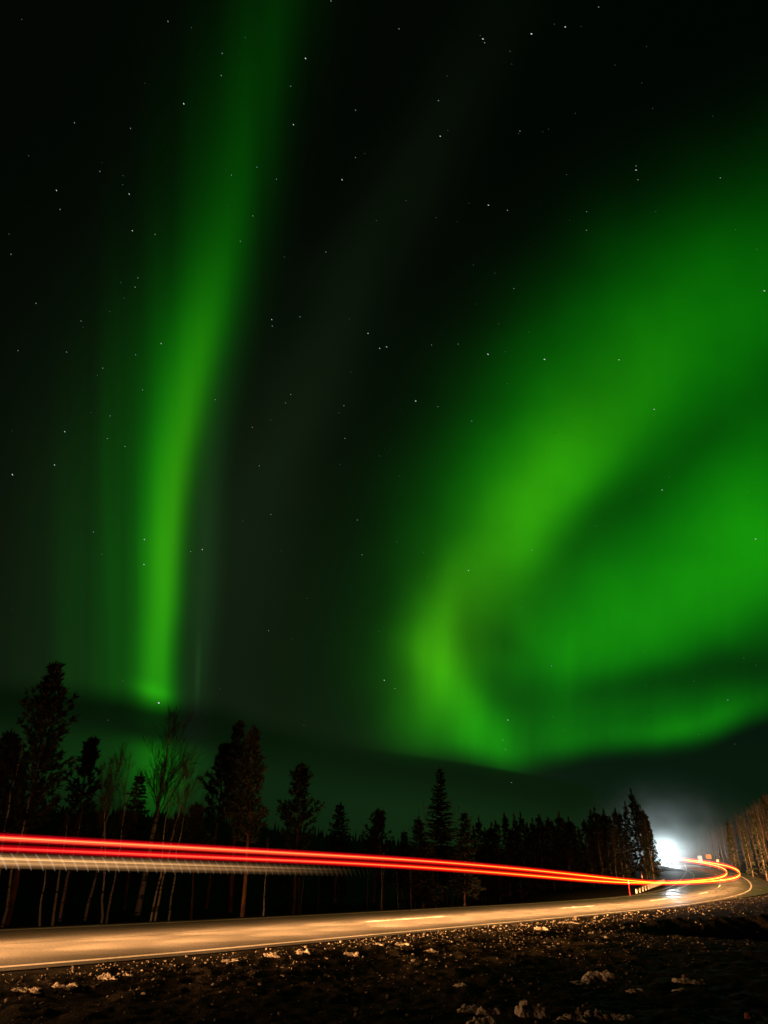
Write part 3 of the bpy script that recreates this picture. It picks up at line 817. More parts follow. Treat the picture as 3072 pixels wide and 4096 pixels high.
def spruce_meshes(h, r, rnd, base=.12, dens=1.0, far=False, lean=(0, 0), trunk_r=None, pine=False, gap=.12, one_sided=0.0):
    tp = trunk_pts(h, lean, rnd, .006); tr = trunk_r or h * .013
    tm = MB(); tm.tube(tp - np.array([0, 0, .35]) * (np.arange(len(tp)) == 0)[:, None], np.linspace(tr, tr * .12, len(tp)), 5 if far else 8)
    cm = MB(); nl = int((11 if far else 28) * dens * max(.7, (h / 8) ** .5)); z = base
    tt = np.linspace(0, 1, len(tp))
    az0 = rnd.uniform(0, 6.28)
    while z < .985:
        t = (z - base) / (1 - base)
        if pine: env = .92 * r * (1.0 - t) ** .8 * (.55 + .45 * min(1, t / .22)) * (1 + .28 * math.sin(t * 13 + r * 7)) + .06
        else: env = r * ((1 - t) ** .85) * (.75 + .25 * min(1, t / .15)) + .03 * r
        nb = 4 if far else (6 if not pine else 6)
        c = np.array([np.interp(z, tt, tp[:, k]) for k in range(3)])
        for b in range(nb):
            if rnd.uniform() < gap + (.12 if pine else 0): continue
            a = az0 + b * 2 * math.pi / nb + rnd.uniform(-.5, .5); az0 += .37
            L_ = env * rnd.uniform(.55, 1.12) * (1 + one_sided * math.cos(a))
            el = (rnd.uniform(.05, .5) + .35 * t) if pine else (-.35 + .65 * t + rnd.uniform(-.12, .12))
            dr = np.array([math.cos(a) * math.cos(el), math.sin(a) * math.cos(el), math.sin(el)])
            tipc = c + dr * L_ + np.array([0, 0, L_ * (.28 if pine else .12)])
            mid = c + dr * L_ * .5
            if not far: cm.tube([c, mid, tipc], [max(.006, L_ * .014), max(.005, L_ * .009), .004], 4, 1, False)
            ns = 3 if far else max(3, int(L_ / (.17 if pine else .14)))
            for q in range(ns):
                u = (q + rnd.uniform(.3, 1)) / ns
                if pine and u < .22: continue
                p = c * (1 - u) ** 2 + 2 * u * (1 - u) * mid + u * u * tipc
                out = dr + np.array([0, 0, .55 if pine else (.05 if far else -.12)])
                s1 = np.array([-dr[1], dr[0], .05])
                if far:
                    needles(cm, p, out, max(.34 * r, .26), .055 * r, 4, .6, rnd)
                elif pine:
                    needles(cm, p, out, .27, .029, 11, .55, rnd)
                else:
                    lw = .34 * L_ * (1 - u * .55) + .07
                    for sg in (-1, 1): needles(cm, p, dr * .75 + s1 * sg * 1.0 + np.array([0, 0, -.15]), lw, .034, 2, .22, rnd)
                    needles(cm, p, out, .2, .035, 2, .3, rnd)
        z += (1.0 / nl) * rnd.uniform(.7, 1.3) * (1 - .35 * t)
    needles(cm, tp[-1] - np.array([0, 0, .25]), np.array([0, 0, 1.]), .42 if not far else .1 * h, .03 if not far else .012 * h, 6, .12, rnd)
    return tm, cm


def birch_meshes(h, rnd, lean=(0, 0), r0=.06, bush=1.0, crown=.45):
    tp = trunk_pts(h, lean, rnd, .022, 12)
    tm = MB(); tm.tube(tp - np.array([0, 0, .3]) * (np.arange(len(tp)) == 0)[:, None], r0 * (1 - np.linspace(0, .9, 12)), 7)
    cm = MB()
    def grow(p, d, L_, r, lev):
        n = 4; pts = [p]; dd = d.copy()
        for i in range(n):
            dd = dd + rnd.normal(0, .10, 3) + np.array([0, 0, .07]); dd /= np.linalg.norm(dd); pts.append(pts[-1] + dd * L_ / n)
        cm.tube(pts, np.linspace(r, max(.0035, r * .35), n + 1), 4 if lev < 2 else 3, 0, False)
        if lev < 3:
            for k in range(int((6 if lev < 2 else 4) * bush)):
                u = rnd.uniform(.2, 1); q = np.array(pts); f_ = u * n; i = min(int(f_), n - 1); pp = q[i] + (q[i + 1] - q[i]) * (f_ - i)
                v = dd + rnd.normal(0, .42, 3); v[2] += .15; v /= np.linalg.norm(v)
                grow(pp, v, L_ * rnd.uniform(.35, .6), max(.004, r * .5), lev + 1)
    tt = np.linspace(0, 1, 12)
    for k in range(int(17 * bush)):
        z = rnd.uniform(crown, .97); c = np.array([np.interp(z, tt, tp[:, i]) for i in range(3)]); a = rnd.uniform(0, 6.28)
        up = rnd.uniform(.75, 1.25); d = np.array([math.cos(a), math.sin(a), 1.9 * up]); d /= np.linalg.norm(d)
        grow(c, d, h * (1 - z * .72) * .36 * rnd.uniform(.6, 1.2), r0 * .32 * (1.1 - z), 1)
    return tm, cm


def put_tree(name, meshes, loc, mats, label, cat, group=None):
    root = link(name, None, loc=loc, label=label, cat=cat, group=group)
    tm, cm = meshes
    link('trunk', tm.mesh('trunk', [mats[0]], True), root)
    if cm is not None and cm.n: link('crown', cm.mesh('crown', list(mats[1:])), root)
    return root


def place(bx, by, Y, tx_, ty_):
    """base seen at (bx, by), top seen at (tx_, ty_) (photo at 1659 wide); base stands at northing Y"""
    k = 1.8518
    x, y, _ = at(bx * k, by * k, Y); gz = float(ground_z(np.array([x]), np.array([y]), False)[0])
    X_, Y_, Z_ = at(tx_ * k, ty_ * k, Y)
    return (x, y, gz - .05), Z_ - gz, (X_ - x, 0.0)


def far_Y(bx):
    """northing of the far road edge in the direction of a photo column"""
    d = ray(bx * 1.8518, 3600); a = np.arctan2(FS[:, 0], FS[:, 1]); k = np.argmin(np.abs(a - math.atan2(d[0], d[1])) + (FS[:, 1] > 120) * 9 + (FS[:, 1] < 5) * 9)
    return float(FS[k, 1])


def hit_Y(bx, by):
    d = ray(bx * 1.8518, by * 1.8518); t = np.arange(8, 200, .1); P = d[None] * t[:, None]
    g = ground_z(P[:, 0], P[:, 1], False); k = np.argmax(P[:, 2] + CAM_H < g); return float(P[k, 1])


RS = lambda k: np.random.default_rng(1000 + k)
PINE = (M['pinebark'], M['pine'], M['pinebark']); SPR = (M['pinebark'], M['spruce'], M['pinebark']); BIR = (M['birch'], M['twig'])

# conifers that stand out: base, northing, top, crown half width (m per m of height), kind, label
CON = [
    ((18, 1985), 25, (118, 1437), 1.75, True, .34, 'tall dark conifer leaning in at the left edge of the picture'),
    ((-40, 1985), 25, (22, 1585), 1.5, True, .3, 'shorter dark conifer cut by the left edge of the picture'),
    ((128, 1985), 29, (197, 1600), 1.1, True, .38, 'ragged pine just right of the tallest conifer on the left'),
    ((268, 1975), 33, (305, 1668), .85, False, .42, 'small pointed spruce behind the bare birches on the left'),
    ((445, 1963), None, (490, 1608), 1.35, True, .50, 'red-barked pine with a bare lower trunk, left one of the close pair'),
    ((498, 1972), None, (516, 1562), 1.25, True, .46, 'red-barked pine with a bare lower trunk, taller one of the close pair'),
    ((526, 1965), 28, (550, 1574), .95, True, .40, 'pine with a drooping right-hand crown behind the close pair'),
    ((418, 1960), 29, (425, 1740), .6, True, .45, 'stunted pine at the left foot of the close pair'),
    ((634, 1955), 36, (650, 1655), 1.45, True, .40, 'lone broad pine standing against the sky right of the close pair'),
    ((722, 1950), 45, (735, 1733), 1.1, False, .42, 'small thin spruce between the lone pine and the twin-topped pine'),
    ((806, 1945), 47, (820, 1753), 1.35, True, .40, 'twin-topped bushy pine left of the tall lit spruce'),
    ((955, 1948), None, (950, 1658), 1.75, False, .14, 'tall broad spruce faintly lit brown behind the middle of the road'),
    ((915, 1945), 42, (903, 1768), 1.5, False, .15, 'spruce leaning on the left flank of the tall brown spruce'),
    ((1003, 1940), 44, (1003, 1755), 1.3, False, .2, 'dark spruce on the right flank of the tall brown spruce'),
    ((868, 1945), 45, (873, 1795), .8, False, .3, 'lowest pointed spruce left of the tall brown spruce'),
]
for k, (b, Y, t, r, pine, base, lab) in enumerate(CON):
    if Y is None: Y = hit_Y(*b)
    loc, h, lean = place(b[0], b[1], Y, *t)
    put_tree('pine_tree' if pine else 'spruce_tree',
             spruce_meshes(h, r, RS(k), base, 1.25 if pine else 1.5, False, lean, None, pine, one_sided=rng.uniform(-.2, .2)), loc, PINE if pine else SPR, lab, 'pine' if pine else 'spruce')

# bare birches and pale trunks
BIRCH = [
    ((-12, 1985), 24.5, (68, 1560), .055, .5, 'thin pale birch crossing the red streaks at the left edge'),
    ((22, 1930), 24.5, (100, 1580), .05, .5, 'second thin pale birch from the left edge'),
    ((295, 1977), None, (381, 1540), .12, 1.6, 'tallest bare birch with a fine forked crown over the green glow'),
    ((335, 1978), 26, (402, 1660), .045, .9, 'slim bare birch right of the tallest birch'),
    ((324, 1980), 25.5, (372, 1690), .04, .7, 'slimmest birch stem beside the tallest birch'),
    ((183, 1990), None, (262, 1635), .055, 1.1, 'crooked bare birch left of the tallest birch'),
    ((130, 1992), None, (180, 1740), .055, .6, 'pale birch stem in front of the ragged pine'),
    ((118, 1995), 24, (150, 1760), .05, .5, 'grey birch stem leaning beside the pale stem before the ragged pine'),
    ((222, 1985), 25, (232, 1640), .04, 1.1, 'bushy bare birch in the middle of the left gap'),
    ((234, 1982), 26, (280, 1630), .04, 1.0, 'bare birch with upswept twigs beside the small pointed spruce'),
    ((90, 1998), 23, (110, 1800), .04, .4, 'dim thin trunk leaning near the left end of the forest edge'),
    ((365, 1975), 27, (415, 1650), .04, 1.0, 'bare birch with a thin crown left of the close pine pair'),
    ((573, 1945), 30, (580, 1800), .035, .5, 'thin sapling right of the close pine pair'),
]
for k, (b, Y, t, r0, bush, lab) in enumerate(BIRCH):
    if Y is None: Y = hit_Y(*b)
    loc, h, lean = place(b[0], b[1], Y, *t)
    put_tree('birch_tree', birch_meshes(h, RS(50 + k), lean, r0, bush, .42), loc, BIR, lab, 'birch')
k = 80
for bx, tx_, ty_, Y in [(915, 905, 1730, 33), (930, 921, 1700, 33), (944, 932, 1740, 32), (962, 975, 1690, 34), (975, 990, 1720, 33), (988, 1004, 1750, 34), (900, 885, 1760, 34), (1000, 1015, 1730, 35)]:
    loc, h, lean = place(bx, 1945, far_Y(bx) + Y - 25, tx_, ty_)
    put_tree('birch_shrub', birch_meshes(h * .86, RS(k), lean, .026, .7, .2), loc, (M['twig'], M['twig']), 'thin bare birch stem in the thicket at the foot of the tall brown spruce', 'birch', 'birch stems round the tall brown spruce'); k += 1
for j in range(18):
    bx = random.uniform(560, 900); loc, h, lean = place(bx, 1945, far_Y(bx) + random.uniform(4, 18), bx + (830 - bx) * .06 + random.uniform(-6, 6), random.uniform(1790, 1880))
    if h < 1.5: continue
    put_tree('sapling', birch_meshes(h, RS(k), lean, .026, .4, .4), loc, (M['twig'], M['twig']), 'thin dim sapling trunk in the dark wood under the middle of the red streaks', 'sapling', 'saplings in the dark wood under the red streaks'); k += 1

# forest walls: a few tree shapes, copied
VAR = []
for j in range(7):
    h = 10.0; tm, cm = spruce_meshes(h, 1.35 + .12 * (j % 4), RS(200 + j), .10, 1.9, True)
    VAR.append((tm.mesh('trunk', [M['greybark']], True), cm.mesh('crown', [M['spruce'], M['greybark']])))
BVAR = []
for j in range(6):
    tm, cm = birch_meshes(10.0, RS(230 + j), (0, 0), .085, .75, .42)
    BVAR.append((tm.mesh('trunk', [M['greybark']], True), cm.mesh('crown', [M['twig']])))


def copy_tree(name, var, x, y, h, label, cat, group, wide=1.0):
    root = link(name, None, label=label, cat=cat, group=group)
    root.location = (x, y, float(ground_z(np.array([x]), np.array([y]), False)[0]) - .1)
    sc_ = h / 10.0; root.scale = (sc_ * wide, sc_ * wide, sc_); root.rotation_euler = (0, 0, random.uniform(0, 6.28))
    link('trunk', var[0], root); link('crown', var[1], root)


def top_h(px, py, Y):
    x, y, z = at(px * 1.8518, py * 1.8518, Y); g = float(ground_z(np.array([x]), np.array([y]), False)[0]); return x, y, z - g


TOPS = [(1022, 1790, 1), (1034, 1772, 0), (1048, 1795, 1), (1060, 1785, 0), (1072, 1778, 0), (1090, 1763, 0), (1102, 1792, 1), (1113, 1770, 0), (1125, 1764, 0), (1138, 1785, 1), (1150, 1776, 0), (1163, 1765, 0),
        (1172, 1780, 1), (1184, 1772, 0), (1195, 1782, 1), (1206, 1764, 0), (1216, 1775, 0), (1228, 1772, 1), (1240, 1782, 0), (1250, 1790, 1), (1262, 1776, 0), (1274, 1760, 0), (1284, 1753, 0),
        (1294, 1766, 1), (1304, 1757, 0), (1316, 1768, 1), (1328, 1752, 0), (1338, 1760, 0), (1350, 1740, 1), (1363, 1714, 2), (1374, 1735, 0), (1384, 1748, 1), (1391, 1757, 0), (1397, 1770, 0)]
for j, (px, py, kind) in enumerate(TOPS):
    f_ = (px - 1020) / 400; Y = 52 + 50 * f_ + kind * 6 + random.uniform(-3, 3)
    x, y, h = top_h(px, py, Y)
    if kind == 2: lab, g = 'tallest spruce in the forest wall left of the bright headlights', None
    else: lab, g = 'dark spruce in the solid forest wall between the tall brown spruce and the bright headlights', 'spruces of the left forest wall'
    copy_tree('spruce_tree', VAR[j % 7], x, y, h, lab, 'spruce', g, random.uniform(.75, 1.05) * (1.2 if h < 8 else .85))
for j in range(46):
    f_ = random.random(); px = 1015 + 345 * f_; Y = 47 + 48 * f_ + random.uniform(-2, 14)
    x, y, h = top_h(px, random.uniform(1795, 1845) - 25 * f_, Y)
    d_ = road_dist([x], [y])[1][0]
    if d_ < 6: continue
    if j % 2: copy_tree('spruce_tree', VAR[j % 7], x, y, h, 'dark spruce in the solid forest wall between the tall brown spruce and the bright headlights', 'spruce', 'spruces of the left forest wall', 1.3)
    else: copy_tree('birch_tree', BVAR[j % 6], x, y, h, 'pale thin birch trunk along the foot of the left forest wall', 'birch', 'birches along the left forest wall')
for j in range(12):
    px = random.uniform(1375, 1412); Y = random.uniform(96, 125)
    x, y, h = top_h(px, random.uniform(1748, 1785), Y)
    if road_dist([x], [y])[1][0] > 5: copy_tree('birch_tree', BVAR[j % 6], x, y, h, 'bare birch at the right end of the left forest wall beside the glare', 'birch', 'birches beside the glare')
for j in range(60):
    px = random.uniform(-60, 900); Y = far_Y(px) + random.uniform(14, 70)
    x, y, h = top_h(px, random.uniform(1800, 1890), Y)
    if h > 1.5: copy_tree('spruce_tree', VAR[j % 7], x, y, h, 'low dark spruce deep in the black wood behind the red streaks', 'spruce', 'low spruces deep in the black wood', 1.35)
# right-hand forest on the outside of the bend
def proj(x, y, z):
    """photo position (1659 wide) of a world point"""
    v_ = cam.matrix_world.inverted() @ Vector((x, y, z)); return (1536 + FOCAL * v_.x / -v_.z) / 1.8518, (2048 - FOCAL * v_.y / -v_.z) / 1.8518


for j in range(230):
    s_ = random.uniform(108, 225); dist = 4.5 + 28 * random.random() ** 1.3
    x, y = lane(s_, -dist); x, y = float(x), float(y)
    if road_dist([x], [y])[0][0] < 4: continue
    px = proj(x, y, float(prof(y)))[0]
    if px < 1552 and dist < 12 or px < 1478: continue
    top = float(np.interp(px, [1478, 1520, 1560, 1600, 1659, 1760], [1822, 1806, 1790, 1772, 1742, 1700])) + random.uniform(-8, 14)
    k_ = ray(px * 1.8518, top * 1.8518); h = CAM_H + y * k_[2] / k_[1] - float(ground_z(np.array([x]), np.array([y]), False)[0])
    if h < 3: continue
    if random.random() < .86 or dist < 19:
        copy_tree('birch_tree', BVAR[j % 6], x, y, h, 'tall bare birch lit warm on the outside of the bend', 'birch', 'lit birches of the right forest', 1.0)
    else:
        copy_tree('spruce_tree', VAR[j % 7], x, y, h * 1.04, 'dark spruce among the lit trunks on the outside of the bend', 'spruce', 'spruces of the right forest', .9)
for px, py, Y in [(1624, 1752, 100), (1652, 1731, 96), (1600, 1768, 112), (1570, 1775, 125), (1530, 1800, 168), (1505, 1812, 170)]:
    x, y, h = top_h(px, py, Y)
    copy_tree('spruce_tree', VAR[int(px) % 7], x, y, h, 'dark spruce among the lit trunks on the outside of the bend', 'spruce', 'spruces of the right forest', .8)

# far wood along the ridge: too far to count
fm = MB(); rnd = RS(900)
for j in range(1500):
    az = rnd.uniform(-.70, .55); r_ = rnd.uniform(285, 345); x, y = r_ * math.sin(az), r_ * math.cos(az)
    dd = road_dist([x], [y])[1][0]
    if dd < 25: continue
    g = float(ground_z(np.array([x]), np.array([y]), False)[0]); h = rnd.uniform(1.2, 4.2); w = h * .16
    a0 = rnd.uniform(0, 2)
    for q, (z0, z1, ww) in enumerate(((0, .62, 1.), (.3, .86, .72), (.6, 1.0, .42))):
        P = [(x + ww * w * math.cos(a0 + k * 1.257) * rnd.uniform(.7, 1.3), y + ww * w * math.sin(a0 + k * 1.257), g - .3 + h * z0) for k in range(5)] + [(x, y, g + h * z1)]
        fm.add(P, [(k, (k + 1) % 5, 5) for k in range(5)])
link('far_wood', fm.mesh('far_wood', [M['spruce']]), kind='stuff', label='far dark wood along the ridge behind the trees')

# ------------------------------------------------------------------ verge: gravel, grass, stones, snow lumps
def lump(rnd, n=2, rough=.25, flat=1.0, seed=0):
    """irregular stone or snow lump of unit radius"""
    t = (1 + 5 ** .5) / 2
    v = np.array([(-1, t, 0), (1, t, 0), (-1, -t, 0), (1, -t, 0), (0, -1, t), (0, 1, t), (0, -1, -t), (0, 1, -t), (t, 0, -1), (t, 0, 1), (-t, 0, -1), (-t, 0, 1)], float)
    f_ = [(0, 11, 5), (0, 5, 1), (0, 1, 7), (0, 7, 10), (0, 10, 11), (1, 5, 9), (5, 11, 4), (11, 10, 2), (10, 7, 6), (7, 1, 8), (3, 9, 4), (3, 4, 2), (3, 2, 6), (3, 6, 8), (3, 8, 9), (4, 9, 5), (2, 4, 11), (6, 2, 10), (8, 6, 7), (9, 8, 1)]
    v = [tuple(p / np.linalg.norm(p)) for p in v]
    for _ in range(n):
        cache = {}; nf = []
        def mid(a, b):
            k = (min(a, b), max(a, b))
            if k not in cache:
                p = (np.array(v[a]) + np.array(v[b])); cache[k] = len(v); v.append(tuple(p / np.linalg.norm(p)))
            return cache[k]
        for a, b, c in f_:
            ab, bc, ca = mid(a, b), mid(b, c), mid(c, a); nf += [(a, ab, ca), (b, bc, ab), (c, ca, bc), (ab, bc, ca)]
        f_ = nf
    v = np.array(v); o = rnd.uniform(0, 50, 3)
    d = 1 + rough * (2 * vnoise(v[:, 0] * 1.3 + o[0], v[:, 1] * 1.3 + v[:, 2] * 1.7 + o[1], seed) + 1.0 * vnoise(v[:, 0] * 3.1 + v[:, 2] * 2 + o[2], v[:, 1] * 3.1 + o[0], seed + 1) + .5 * vnoise(v[:, 0] * 7 + o[1], v[:, 1] * 7 + v[:, 2] * 6, seed + 2) + (.18 * vnoise(v[:, 0] * 17 + v[:, 2] * 9, v[:, 1] * 17 + v[:, 2] * 13, seed + 3) if n > 2 else 0))
    v = v * d[:, None]; v[:, 2] *= flat
    return v, f_


def gz1(x, y): return float(ground_z(np.array([x]), np.array([y]))[0])


rnd = RS(400)
gm = MB(); prot = [lump(rnd, 0, .35, .7, q) for q in range(8)]
NG = 15500
sg = rnd.uniform(-7, 75, NG); dg = .35 + rnd.exponential(1.25, NG) ** 1.0
sg[:11000] = rnd.uniform(-5, 20, 11000); dg[:11000] = .5 + 7 * rnd.uniform(0, 1, 11000) ** 1.2
gx, gy = lane(sg, -dg); gz = ground_z(gx, gy)
for x, y, z in zip(gx, gy, gz):
    if math.hypot(x, y) < 3 or vnoise(np.array([x * .8]), np.array([y * .8]), 91)[0] < rnd.uniform(-.55, .35): continue
    v, f_ = prot[rnd.integers(8)]; r_ = rnd.lognormal(-4.8, .6); a = rnd.uniform(0, 6.28)
    c_, s_ = math.cos(a), math.sin(a)
    gm.add(v @ np.array([[c_, s_, 0], [-s_, c_, 0], [0, 0, 1]]) * r_ + np.array([x, y, z + r_ * .25]), f_)
link('gravel', gm.mesh('gravel', [M['gravel']]), kind='stuff', label='loose pale gravel scattered along the road shoulder')
gm = MB()
for j in range(1800):
    s_ = rnd.uniform(-6, 125); d_ = rnd.uniform(.7, 10) if j % 3 else rnd.uniform(.8, 3)
    x, y = lane(s_, -d_); x, y = float(x), float(y)
    if vnoise(np.array([x * .5]), np.array([y * .5]), 77)[0] < -.05 or math.hypot(x, y) < 3.5: continue
    gm.v.append(None); gm.v.pop()
    gm.f.append((x, y))
P = np.array(gm.f); Z = ground_z(P[:, 0], P[:, 1]); gm = MB()
for (x, y), z in zip(P, Z):
    for _ in range(3):
        a = rnd.uniform(0, 6.28); h = rnd.uniform(.01, .055); l_ = rnd.uniform(.02, .09); w = .0022
        ox, oy = x + rnd.normal(0, .04), y + rnd.normal(0, .04)
        dx, dy = math.cos(a), math.sin(a)
        gm.add([(ox - dy * w, oy + dx * w, z - .01), (ox + dy * w, oy - dx * w, z - .01), (ox + dx * l_ * .5, oy + dy * l_ * .5, z + h * .8), (ox + dx * l_, oy + dy * l_, z + h)], [(0, 1, 2), (1, 3, 2)])
link('grass', gm.mesh('grass', [M['grass']]), kind='stuff', label='short dead grass on the dark verge')

# single stones that catch the light
SV = []
for j in range(10):
    v, f_ = lump(RS(500 + j), 1, .42, .75, j); SV.append(new_mesh('stone', v, f_, [M['stone']]))
n_st = 0
for j in range(400):
    if n_st >= 150: break
    s_ = rnd.uniform(-5, 34); d_ = .5 + rnd.exponential(1.8)
    x, y = lane(s_, -d_); x, y = float(x), float(y)
    if math.hypot(x, y) < 5 or y < 3 or abs(x / y) > .62: continue
    r_ = rnd.uniform(.012, .030) * (1 + max(0, s_) * .02)
    lab = 'pale loose stone lying near the lit road edge' if d_ < 2.2 else 'pale loose stone lying out on the dark verge'
    o = link('stone', SV[j % 10], loc=(x, y, gz1(x, y) + r_ * .35), label=lab, cat='stone', group='stones by the road edge' if d_ < 2.2 else 'stones out on the verge')
    o.scale = (r_, r_ * rnd.uniform(.7, 1.1), r_ * rnd.uniform(.7, 1.3)); o.rotation_euler = (rnd.uniform(-.5, .5), rnd.uniform(-.5, .5), rnd.uniform(0, 6.28)); n_st += 1


def ground_hit(px, py):
    d = ray(px * 1.8518, py * 1.8518); t = np.arange(3, 160, .03); P = d[None] * t[:, None]
    g = ground_z(P[:, 0], P[:, 1]); k = int(np.argmax(P[:, 2] + CAM_H < g)); return P[k, 0], P[k, 1], g[k], t[k]


# lumps of snow: photo position, width and height (1659-wide photo)
SNOW = [(1293, 2106, 62, 22, 'largest pale snow lump alone in the middle of the dark verge'), (1254, 2123, 42, 7, 'flat snow scrap just below the largest lone lump'),
        (1378, 2138, 36, 8, 'flat snow scrap right of the largest lone lump'), (1020, 2178, 55, 14, 'left one of the low snow patches along the bottom edge'),
        (1058, 2184, 50, 20, 'low snow patch joined to the left bottom patch'), (1150, 2178, 64, 34, 'tall craggy snow lump near the bottom edge'),
        (1290, 2190, 56, 22, 'broad snow lump right of the pale pointed stone'), (1345, 2194, 46, 14, 'low snow lump at the right end of the bottom row'),
        (1238, 2198, 66, 14, 'thin snow strip below the pale pointed stone'), (1040, 2205, 70, 20, 'dim snow lump cut by the bottom edge'),
        (1490, 2116, 70, 14, 'broken snow strip beside the red stone on the right'), (1475, 2136, 40, 14, 'dim snow heap under the red stone'),
        (1170, 2000, 40, 16, 'snow heap at the road edge right of the middle'), (930, 2050, 40, 12, 'snow crust in the lit gravel left of the middle'),
        (760, 2058, 48, 18, 'white snow clod in the lit gravel left of the middle'), 
        (655, 2052, 44, 16, 'rough snow clod in the gravel band'), (588, 2056, 48, 20, 'craggy snow clod in the brightest gravel'),
        (500, 2072, 60, 10, 'low snow crust in front of the gravel band'), (232, 2110, 44, 14, 'snow clod in the dark gravel at lower left'), (270, 2104, 30, 14, 'pointed snow clod at lower left'),
        (150, 2130, 80, 12, 'flat snow crust at the left edge of the verge'), (60, 2134, 60, 10, 'dim snow crust in the lower left corner'), (200, 2130, 26, 10, 'small snow clod at lower left'),
        (820, 2036, 40, 12, 'snow ridge along the gravel left of the middle'), (870, 2034, 44, 14, 'rough snow ridge at the middle of the road edge'),
        (1230, 1990, 60, 8, 'thin snow crust far along the shoulder'),
        (995, 2125, 24, 10, 'small snow scrap in the dark middle of the verge')]
for j, (px, py, w, h, lab) in enumerate(SNOW):
    x, y, z, t = ground_hit(px, py + h * .5)
    if py < 2080: w, h = w * .62, h * .62
    k = t * 1.8518 / FOCAL; W, H = w * k * .5, h * k
    mb = MB(); r2 = RS(600 + j); nsub = 1 + int(w / 22)
    for q in range(nsub):                                             # one clod of fused crusty pieces
        v, f_ = lump(r2, 4, .36, 1.0, 60 + j + q * 17); fr = (q + .5) / nsub * 2 - 1 if nsub > 1 else 0
        sz = (W / nsub * 1.5, W / nsub * 1.3, H * r2.uniform(.55, 1.0) * (1 - .35 * abs(fr)))
        mb.add(v * np.array(sz) + np.array([fr * W * .85, r2.uniform(-.2, .2) * W * .5, 0]), f_)
    link('snow_lump', mb.mesh('snow_lump', [M['snow' if py < 2080 or px < 900 else 'brightsnow']], False), loc=(x, y, z - H * .08), label=lab, cat='snow lump')
for px, py, w, mat, lab in [(1252, 2188, 17, 'stone', 'pale pointed stone between the snow lumps at the bottom edge'), (1261, 2172, 7, 'redstone', 'small brown stone above the pale pointed stone'),
                            (1479, 2110, 9, 'redstone', 'small red stone beside the broken snow strip'), (1617, 2196, 13, 'redstone', 'reddish stone alone in the lower right corner'),
                            (1107, 2115, 8, 'stone', 'small pale stone left of the largest snow lump')]:
    x, y, z, t = ground_hit(px, py + w * .4); r_ = w * t * 1.8518 / FOCAL * .55
    v, f_ = lump(RS(int(px)), 1, .35, .9, int(px)); link('stone', new_mesh('stone', v * r_, f_, [M[mat]]), loc=(x, y, z + r_ * .4), label=lab, cat='stone')

# ------------------------------------------------------------------ signs, snow poles and barrier at the bend
def sign(name, px, py, bx, by, Y, w, h, mat, lab, round_corner=True):
    x, y, _ = at(bx, by, Y); g = float(ground_z(np.array([x]), np.array([y]), False)[0]); _, _, zc = at(px, py, Y)
    root = link(name, None, loc=(x, y, g), label=lab, cat='road sign'); root.rotation_euler = (0, 0, -.35)
    H = zc - g
    mb = MB(); mb.tube([(0, .05, -.3), (0, .05, H + h * .45)], .03, 8); link('post', mb.mesh('post', [M['metal']]), root)
    mb = MB(); r_ = min(w, h) * .12; P = []
    for cx, cy, a0 in ((w / 2 - r_, h / 2 - r_, 0), (-w / 2 + r_, h / 2 - r_, 90), (-w / 2 + r_, -h / 2 + r_, 180), (w / 2 - r_, -h / 2 + r_, 270)):
        for q in range(4): a = math.radians(a0 + q * 30); P.append((cx + r_ * math.cos(a), cy + r_ * math.sin(a)))
    n = len(P); mb.add([(p[0], -.01, H + p[1]) for p in P] + [(p[0], .012, H + p[1]) for p in P], [tuple(range(n)), tuple(range(2 * n - 1, n - 1, -1))] + [(i, i + n, (i + 1) % n + n, (i + 1) % n) for i in range(n)])
    link('sign_face', mb.mesh('sign_face', [M[mat]]), root)


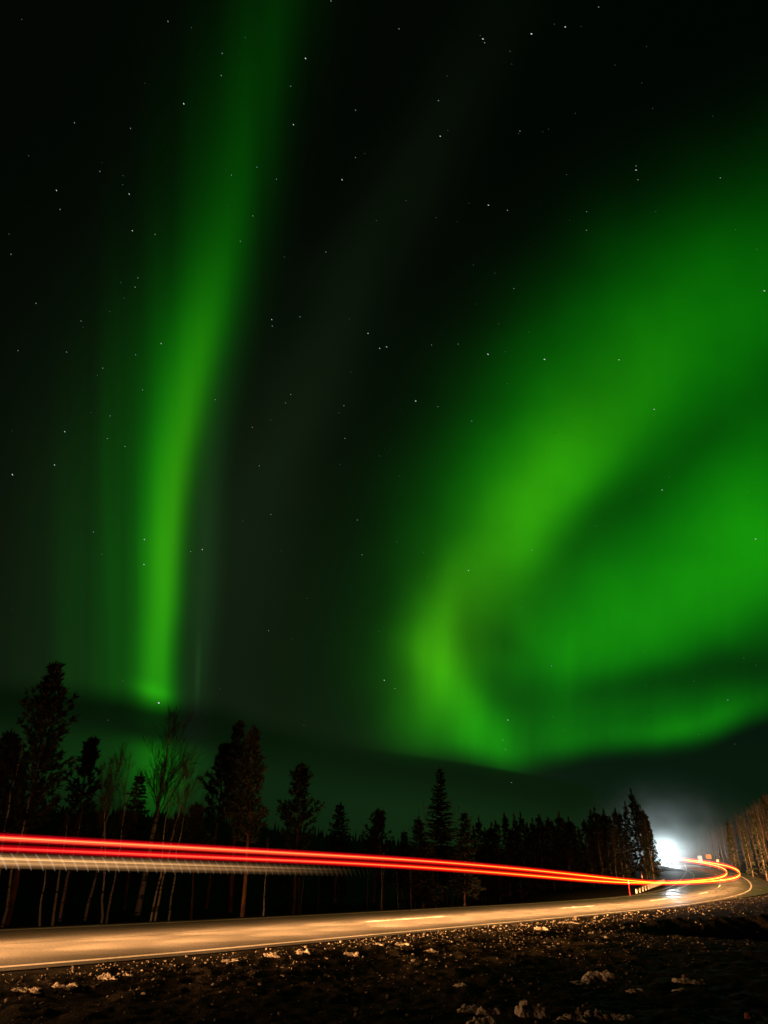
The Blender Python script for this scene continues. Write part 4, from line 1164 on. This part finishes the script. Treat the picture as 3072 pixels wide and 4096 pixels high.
sign('road_sign', 2802, 3436, 2806, 3466, 165, .9, 1.25, 'white', 'upright white road sign left of the yellow sign beyond the bend')
sign('road_sign', 2838, 3426, 2842, 3466, 158, 1.1, .85, 'yellow', 'yellow road sign on a post beyond the bend')
sign('road_sign', 2873, 3443, 2876, 3472, 140, .45, .4, 'white', 'small pale sign right of the yellow sign')
for bx, by, tx_, ty_, Y, lab in [(2518, 3568, 2513, 3518, 63, 'red and white snow pole, nearer one beside the left verge'), (2572, 3545, 2567, 3495, 78, 'red and white snow pole just left of the barrier')]:
    x, y, _ = at(bx, by, Y); g = float(ground_z(np.array([x]), np.array([y]), False)[0]); X_, _, Z_ = at(tx_, ty_, Y); h = Z_ - g
    root = link('snow_pole', None, loc=(x, y, g), label=lab, cat='snow pole')
    mb = MB(); mb.tube([(0, 0, -.2), ((X_ - x) * .72, 0, h * .72)], .035, 8); link('pole', mb.mesh('pole', [M['red']]), root)
    mb = MB(); mb.tube([((X_ - x) * .72, 0, h * .72), ((X_ - x) * .88, 0, h * .88)], .04, 8); link('reflector_band', mb.mesh('reflector_band', [M['white']]), root)
    mb = MB(); mb.tube([((X_ - x) * .88, 0, h * .88), (X_ - x, 0, h)], [.035, .02], 8); link('pole_tip', mb.mesh('pole_tip', [M['red']]), root)
b0 = at(2545, 3566, 67); b1 = at(2593, 3554, 76); b2 = at(2657, 3529, 90)
pts = [np.array(b0) + (np.array(b1) - np.array(b0)) * t for t in np.linspace(0, 1, 5)] + [np.array(b1) + (np.array(b2) - np.array(b1)) * t for t in np.linspace(.09, 1, 13)]
root = link('barrier', None, loc=(pts[0][0], pts[0][1], float(prof(pts[0][1]))), label='low roadside barrier with white upright plates inside the bend', cat='barrier')
org = np.array(root.location); rail = []
for i, p in enumerate(pts):
    g = float(ground_z(np.array([p[0]]), np.array([p[1]]), False)[0]); h = .30 + .12 * min(1, i / 4); rail.append((p[0], p[1], g + h))
    d = pts[min(i + 1, len(pts) - 1)] - pts[max(i - 1, 0)]; rz = math.atan2(d[1], d[0])
    mb = MB(); mb.box(np.array([p[0], p[1] - .06, g + h * .5]) - org, (.13, .07, h), rz + .9); link('plate', mb.mesh('plate', [M['white']]), root)
mb = MB(); R = np.array(rail) - org; R[:, 1] += .06
for dz in (-.12, .0): mb.tube(R + np.array([0, 0, dz]), .05, 6)
link('rail', mb.mesh('rail', [M['metal']]), root)
